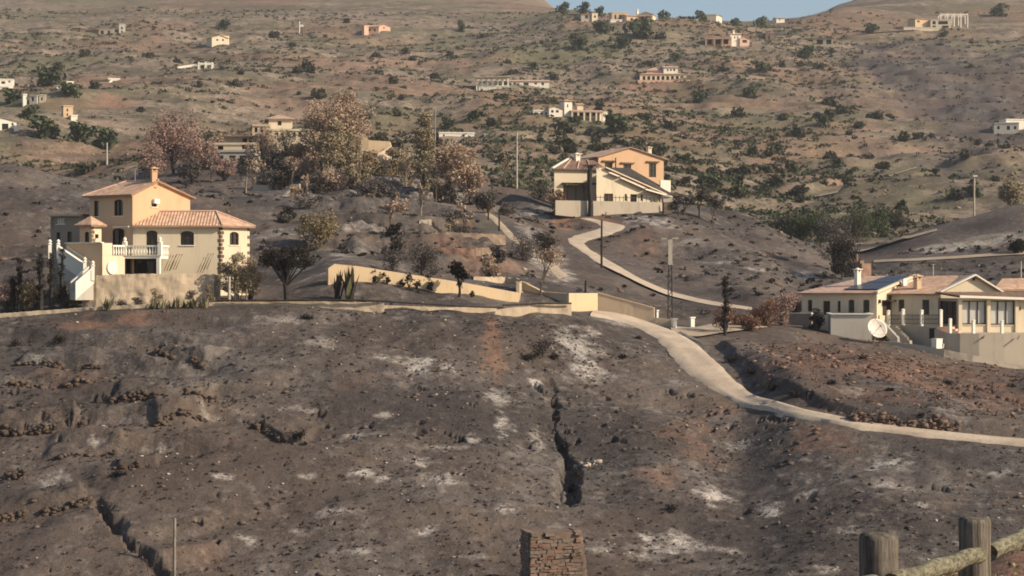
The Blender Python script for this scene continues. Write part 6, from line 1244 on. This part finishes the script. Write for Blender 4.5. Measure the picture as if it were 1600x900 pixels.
for px, pb, wd, lb in BIG:
    sk = pb < 34 and 860 < px < 1230
    g_ = gp(px, pb, 310, 1000) if not sk else gy(px, 905); r = wd/F*g_.y/1.9
    shrub(g_.x, g_.y, g_.z, r, rng.choice((7, 8, 9)) if 'grey' not in lb else 2, lb, None, 'far_tree' if 'tree' in lb else 'shrub', 'tree' if 'tree' in lb else 'shrub', 1.7 if 'tall narrow' in lb else (1.15 if sk else .8))
n_ = 0; SHR = []
for i in range(2600):
    if n_ >= 250: break
    px = rng.uniform(0, 1600); Y = rng.choice((rng.uniform(340, 900), rng.uniform(340, 640)))
    x = (px-800)/F*Y
    dens = 1 if 780 < px < 1330 else .38
    if rng.random() > dens*(.5+.5*float(fbm(np.array([x]), np.array([Y]), 60, 2, 91)[0])): continue
    if any(abs(x-a) < 20 and -30 < Y-b_ < 12 for a, b_, c_ in FH): continue
    g_ = gy(px, Y); py = 450-F*g_.z/Y
    if py < -5 or py > 345: continue
    if ray(px, py-2, base, 98, 1000).y < Y-12: continue
    r_ = rng.uniform(1.2, 3.2)*(.8+.25*Y/900); k_ = rng.randrange(7) if rng.random() < .85 else rng.choice((7, 10)); sz = 'large' if r_ > 2.5 else ('medium' if r_ > 1.7 else 'small'); cl = 'dull olive' if k_ < 7 else ('dark green' if k_ < 10 else 'blackened')
    SHR.append((px, py, shrub(x, Y, g_.z, r_, k_, sz+' '+cl+' shrub', 'shrubs on the far slope', hs=rng.uniform(.7, 1.0)))); n_ += 1
LM = [(985, 30, 'the yellow skyline villa'), (1135, 62, 'the pinkish villa with the tower'), (1038, 116, 'the arcaded villa'), (890, 172, 'the long white villa'), (770, 132, 'the white column frame'), (714, 212, 'the white long shed'), (344, 64, 'the cream house on the left slope'), (588, 48, 'the pink terracotta-roofed house'), (165, 50, 'the ruin with two window holes'), (10, 132, 'the white cube house'), (108, 176, 'the ochre tower house'), (1460, 40, 'the top right yellow villa'), (1580, 198, 'the whitewashed house at the right edge'), (1280, 65, 'the long dark shed'), (990, 280, 'the middle villa'), (318, 103, 'the white pergola'), (1350, 330, 'the valley trees'), (470, 45, 'the thin white mast'), (1522, 300, 'the lamp pole on the ridge'), (460, 170, 'the scorched trees')]
ORD = ['nearest', 'second nearest', 'third nearest', 'fourth nearest', 'fifth nearest', 'sixth nearest', 'seventh nearest', 'eighth nearest', 'ninth nearest', 'tenth nearest', 'eleventh nearest', 'twelfth nearest']+[w_+' nearest' for w_ in 'thirteenth fourteenth fifteenth sixteenth seventeenth eighteenth nineteenth twentieth twenty-first twenty-second twenty-third twenty-fourth twenty-fifth twenty-sixth'.split()]
bins = {}
for px, py, o in SHR:
    q = min(LM, key=lambda a: math.hypot(a[0]-px, (a[1]-py)*1.6)); dx, dy = px-q[0], (py-q[1])*1.6
    sec = ('right of' if dx > 0 else 'left of') if abs(dx) > abs(dy) else ('below' if dy > 0 else 'above'); bins.setdefault((q[2], sec), []).append((math.hypot(dx, dy), o))
for (nm, sec), v in bins.items():
    for r_, (d_, o) in enumerate(sorted(v, key=lambda a: a[0])): o['label'] = '%s, %s one %s %s' % (o['label'], ORD[min(r_, 25)], sec, nm)
# low scrub too small to count on the far slope
def scrub(name, num, ylo, yhi, smin, smax, leaf, label, seed, per=16, dn=40, lo=-.2, pxr=(-60, 1660)):
    rs = np.random.RandomState(seed); Y = rs.uniform(ylo, yhi, num); px = rs.uniform(*pxr, num); x = (px-800)/F*Y; k = fbm(x, Y, dn, 3, seed) > lo+rs.uniform(-.5, .5, num)
    dr_ = dist_roads(x, Y) > .6; k &= dr_
    for a, b_, r_ in FLAT: k &= np.hypot(x-a, Y-b_) > r_*.8
    if name in ('low_scrub', 'dry_scrub'): k &= ~((px > 1345) & (Y > 470) & (Y < 840) & (rs.rand(num) < .85))
    if name == 'far_charred_scrub': k &= (px > 1345)
    x, Y = x[k], Y[k]; z = H(x, Y); n = len(x); s = rs.uniform(smin, smax, n)**1.0
    d = rs.normal(size=(n, per, 3)); d /= np.linalg.norm(d, axis=2)[:, :, None]; d *= rs.uniform(.5, 1, (n, per, 1)); d[:, :, 2] = np.abs(d[:, :, 2])*.7
    P = (np.stack([x, Y, z], 1)[:, None, :]+d*s[:, None, None]).reshape(-1, 3); V, Fa = leaf_quads(P, 1.0, rs, aspect=.7)
    V = P.repeat(4, 0)+(V-P.repeat(4, 0))*np.repeat(s, per*4)[:, None]*.42
    o = fastmesh(name, V, Fa, leaf); return tag(o, label, 'scrub', kind='stuff')
scrub('far_charred_scrub', 5000, 470, 850, .3, 1.0, 'lf_dark', 'charred scrub on the burn scar of the far right slope', 109, 10, lo=-.6)
scrub('green_scrub', 6000, 325, 900, .4, 1.3, 'lf_green', 'low green scrub on the centre right of the far slope', 110, 11, pxr=(760, 1340))
scrub('low_scrub', 17000, 325, 960, .35, 1.35, 'lf_shrub', 'low dull scrub scattered over the far slope', 101, 11)
scrub('dry_scrub', 6000, 325, 960, .3, 1.0, 'lf_dry', 'low straw-coloured scrub scattered over the far slope', 102, 10)
scrub('burnt_scrub', 2600, 160, 310, .15, .5, 'lf_dark', 'charred scrub stubble on the middle slopes', 103, dn=20)
scrub('ashen_scrub', 1900, 160, 310, .15, .5, 'lf_grey', 'ash-grey scrub stubble on the middle slopes', 104, dn=20)
scrub('charred_tufts', 6500, 99, 142, .03, .17, 'lf_dark', 'charred grass tufts on the burnt foreground slope', 105, 9, 8)
scrub('ashen_tufts', 3500, 99, 142, .03, .15, 'lf_grey', 'ash-covered tufts on the burnt foreground slope', 106, 9, 8)
scrub('red_stubble', 700, 122, 156, .06, .26, 'lf_redbush', 'reddish stubble on the knoll below the bungalow', 107, 9, 8, -.6, (1150, 1640))
scrub('dry_near_stubble', 500, 8.5, 16, .01, .04, 'lf_dry', 'dry stubble on the near bank by the fence', 108, 7, 2, -1, (1300, 1750))

# ------------------------------------------------------------------ stones and dry-stone walls
def stones(name, num, ylo, yhi, smin, smax, mat, label, seed, pxr=(-60, 1660), pts=None, dn=6, box=False):
    rs = np.random.RandomState(seed)
    if pts is None:
        Y = rs.uniform(ylo, yhi, num); x = (rs.uniform(*pxr, num)-800)/F*Y; k = (fbm(x, Y, dn, 3, seed) > rs.uniform(-.25, .9, num)) & (dist_roads(x, Y) > .2); x, Y = x[k], Y[k]; z = H(x, Y)
        for a, b_, r_ in FLAT:
            k = np.hypot(x-a, Y-b_) > r_*.7; x, Y, z = x[k], Y[k], z[k]
        s = smin+(smax-smin)*rs.rand(len(x))**3
    else: x, Y, z, s = pts
    if box:
        O = np.array([(-1, -1, -1), (1, -1, -1), (1, 1, -1), (-1, 1, -1), (-1, -1, 1), (1, -1, 1), (1, 1, 1), (-1, 1, 1)], float)*.8; T = np.array([(0, 2, 1), (0, 3, 2), (4, 5, 6), (4, 6, 7), (0, 1, 5), (0, 5, 4), (1, 2, 6), (1, 6, 5), (2, 3, 7), (2, 7, 6), (3, 0, 4), (3, 4, 7)])
    else: O = np.array([(1, 0, 0), (-1, 0, 0), (0, 1, 0), (0, -1, 0), (0, 0, 1), (0, 0, -1), (.6, .6, .5), (-.6, .6, .5), (-.6, -.6, .5), (.6, -.6, .5)], float)
    if not box: T = np.array([(4, 6, 7), (4, 7, 8), (4, 8, 9), (4, 9, 6), (0, 6, 9), (6, 0, 2), (7, 6, 2), (1, 7, 2), (7, 1, 8), (8, 1, 3), (9, 8, 3), (0, 9, 3), (0, 5, 2), (2, 5, 1), (1, 5, 3), (3, 5, 0)])
    n = len(x); nk = len(O); V = O[None]*(1+rs.uniform(-.3, .3, (n, nk, 3)))*s[:, None, None]*np.stack([rs.uniform(.8, 1.5, n), rs.uniform(.7, 1.2, n), rs.uniform(.45, .8, n)], 1)[:, None, :]
    a = rs.uniform(0, 6.28, n) if not box else rs.uniform(-.35, .35, n); ca, sa = np.cos(a)[:, None], np.sin(a)[:, None]; X = V[:, :, 0]*ca-V[:, :, 1]*sa; Yy = V[:, :, 0]*sa+V[:, :, 1]*ca
    V = np.stack([X+x[:, None], Yy+Y[:, None], V[:, :, 2]+z[:, None]], 2).reshape(-1, 3); Fa = (T[None]+(np.arange(n)*nk)[:, None, None]).reshape(-1, 3)
    return tag(fastmesh(name, V, Fa, mat), label, 'stones', kind='stuff')
stones('dark_stones', 3600, 99, 145, .04, .24, 'stone_dark', 'dark stones strewn over the burnt foreground slope', 201)
stones('pale_stones', 2000, 99, 145, .025, .13, 'stone_pale', 'pale stones strewn over the burnt foreground slope', 202)
stones('red_stones', 900, 118, 156, .05, .3, 'stone_red', 'reddish stones on the bank below the bungalow', 203, (1090, 1640))
stones('hill_stones', 1800, 150, 305, .08, .5, 'stone_brown', 'brown stones on the middle slopes', 204, dn=15)
stones('pale_hill_stones', 500, 150, 305, .08, .4, 'stone_pale', 'pale stones on the middle slopes', 206, dn=15)
stones('near_gravel', 900, 9, 17, .008, .045, 'stone_red', 'orange gravel on the near bank under the fence', 205, (1350, 1800), dn=1)
def drywall(pts, hgt, mat, label, seed, y0=98, y1=160, face=True, spread=.22):
    rs = np.random.RandomState(seed); X = []
    P = [gp(px, py, y0, y1) if not face else ray(px, py, base, y0, y1) for px, py in pts]
    for a, b_ in zip(P[:-1], P[1:]):
        n = max(3, int((b_-a).length/.17))
        for i in range(n):
            q = a.lerp(b_, (i+rs.rand())/n); hh = hgt*(.55+.6*rs.rand()*(.7+.3*math.sin(q.x*1.9+q.y)));
            if face and (rs.rand() < .1 or math.sin(q.x*1.3+seed) < -.8): continue
            kk = max(1, int(hh/.11)); z_ = float(H(np.array([q.x]), np.array([q.y-.12]))[0])
            for j in range(kk): X.append((q.x+rs.uniform(-.06, .06), q.y+rs.uniform(-spread, .1)+j*.03, z_+j*.11+rs.uniform(-.06, .02), .05+.17*rs.rand()**1.6))
    X = np.array(X).T; o = stones('dry_stone_wall', 0, 0, 0, 0, 0, mat, label, seed, pts=(X[0], X[1], X[2], X[3]), box=True); del o['kind']; o['category'] = 'wall'; return o
stuffmat('bank_stone', (.09, .06, .047), (.22, .145, .108), 1.6)
LBS = ['longest dry-stone terrace wall on the left of the burnt slope', 'short dry-stone wall under the villa, upper left slope', 'dry-stone wall running out of the left edge of the slope', 'dark dry-stone wall below the longest terrace wall', 'low dry-stone wall at the upper left below the kerb', 'crumbled dry-stone wall between the upper and longest walls', 'heap of dark stones on the lower left slope', 'lowest dry-stone wall ending at the lower left gully', 'dark stone hollow left of centre', 'sparse row of stones below the wall at the left edge']
for i, (p_, h_) in enumerate(TWALLS): drywall(p_, h_, 'wall_stone', LBS[i], i+1)  # stone colour darkened to carry the shade on the upright faces
drywall([(10, 748), (28, 748), (40, 748)], .75, 'wall_stone', 'boulder pile at the lower left edge', 18, face=False)
drywall([(1330, 660), (1370, 664), (1410, 668), (1450, 671), (1500, 673)], .9, 'bank_stone', 'reddish rubble bank above the concrete road on the right', 19, 100, 150, False, .3)
drywall([(900, 735), (915, 730), (935, 722)], .35, 'stone_pale', 'small row of pale stones right of the gully', 20, face=False)
# charred shrubs standing on the foreground slope
for i, (px, py, s) in enumerate(((470, 690, 24), (1052, 800, 30), (190, 742, 22), (1322, 700, 14), (1210, 610, 26), (1240, 620, 24), (1178, 585, 20), (835, 562, 40), (852, 548, 44), (1000, 530, 16), (975, 560, 18), (600, 490, 12), (480, 498, 20), (1440, 655, 16), (1390, 610, 16), (1480, 600, 18), (1300, 600, 18), (1350, 560, 14), (30, 540, 24), (90, 535, 22), (1145, 565, 22), (700, 800, 10), (420, 760, 10), (1230, 720, 12), (640, 640, 9), (868, 655, 16), (884, 700, 22), (905, 748, 22), (895, 770, 26), (825, 565, 26), (870, 560, 24))):
    wh = ('in the dark hollow left of centre', 'biggest on the slope right of the gully', 'on the lower left slope', 'under the road on the right', 'on the road cutting, centre', 'on the road cutting, right', 'on the road cutting, left', 'at the gully head, lower', 'at the gully head, upper', 'left of the road bend', 'on the brown slope left of the road', 'under the long yellow wall', 'under the flat-topped burnt tree', 'above the rubble bank', 'in the middle of the bungalow bank', 'right on the bungalow bank', 'left on the bungalow bank', 'high on the bungalow bank', 'at the left edge under the kerb', 'under the villa stairs', 'on the upper road cutting', 'low in the centre of the slope', 'low on the left of the slope', 'on the right slope below the road', 'in the open centre of the slope', 'in the thin upper gully', 'in the middle of the gully', 'right of the gully foot', 'at the gully foot', 'left of the gully head', 'right of the gully head')[i]
    g_ = gp(px, py, 98, 160); bare_tree(px, py, s, s*1.5, 'charred shrub '+wh, 'charcoal', g_=g_, depth=3, seed=60+i, rad=.035, name='charred_shrub', cat='shrub', group='charred shrubs on the burnt slope', leafy=(260, 'lf_dark', .07), spread=.9)

# ------------------------------------------------------------------ air
hz = MB().box((0, 745, 140), (4400, 1560, 360)); hz_m = D.materials.new('haze'); hz_m.use_nodes = True; t = hz_m.node_tree; t.nodes.remove(t.nodes['Principled BSDF'])
pv = t.nodes.new('ShaderNodeVolumePrincipled'); pv.inputs['Color'].default_value = (.93, .95, 1, 1); pv.inputs['Density'].default_value = .00013; pv.inputs['Anisotropy'].default_value = .2
t.links.new(pv.outputs[0], t.nodes['Material Output'].inputs['Volume']); M['haze'] = hz_m
tag(hz.build('haze', 'haze'), kind='stuff')
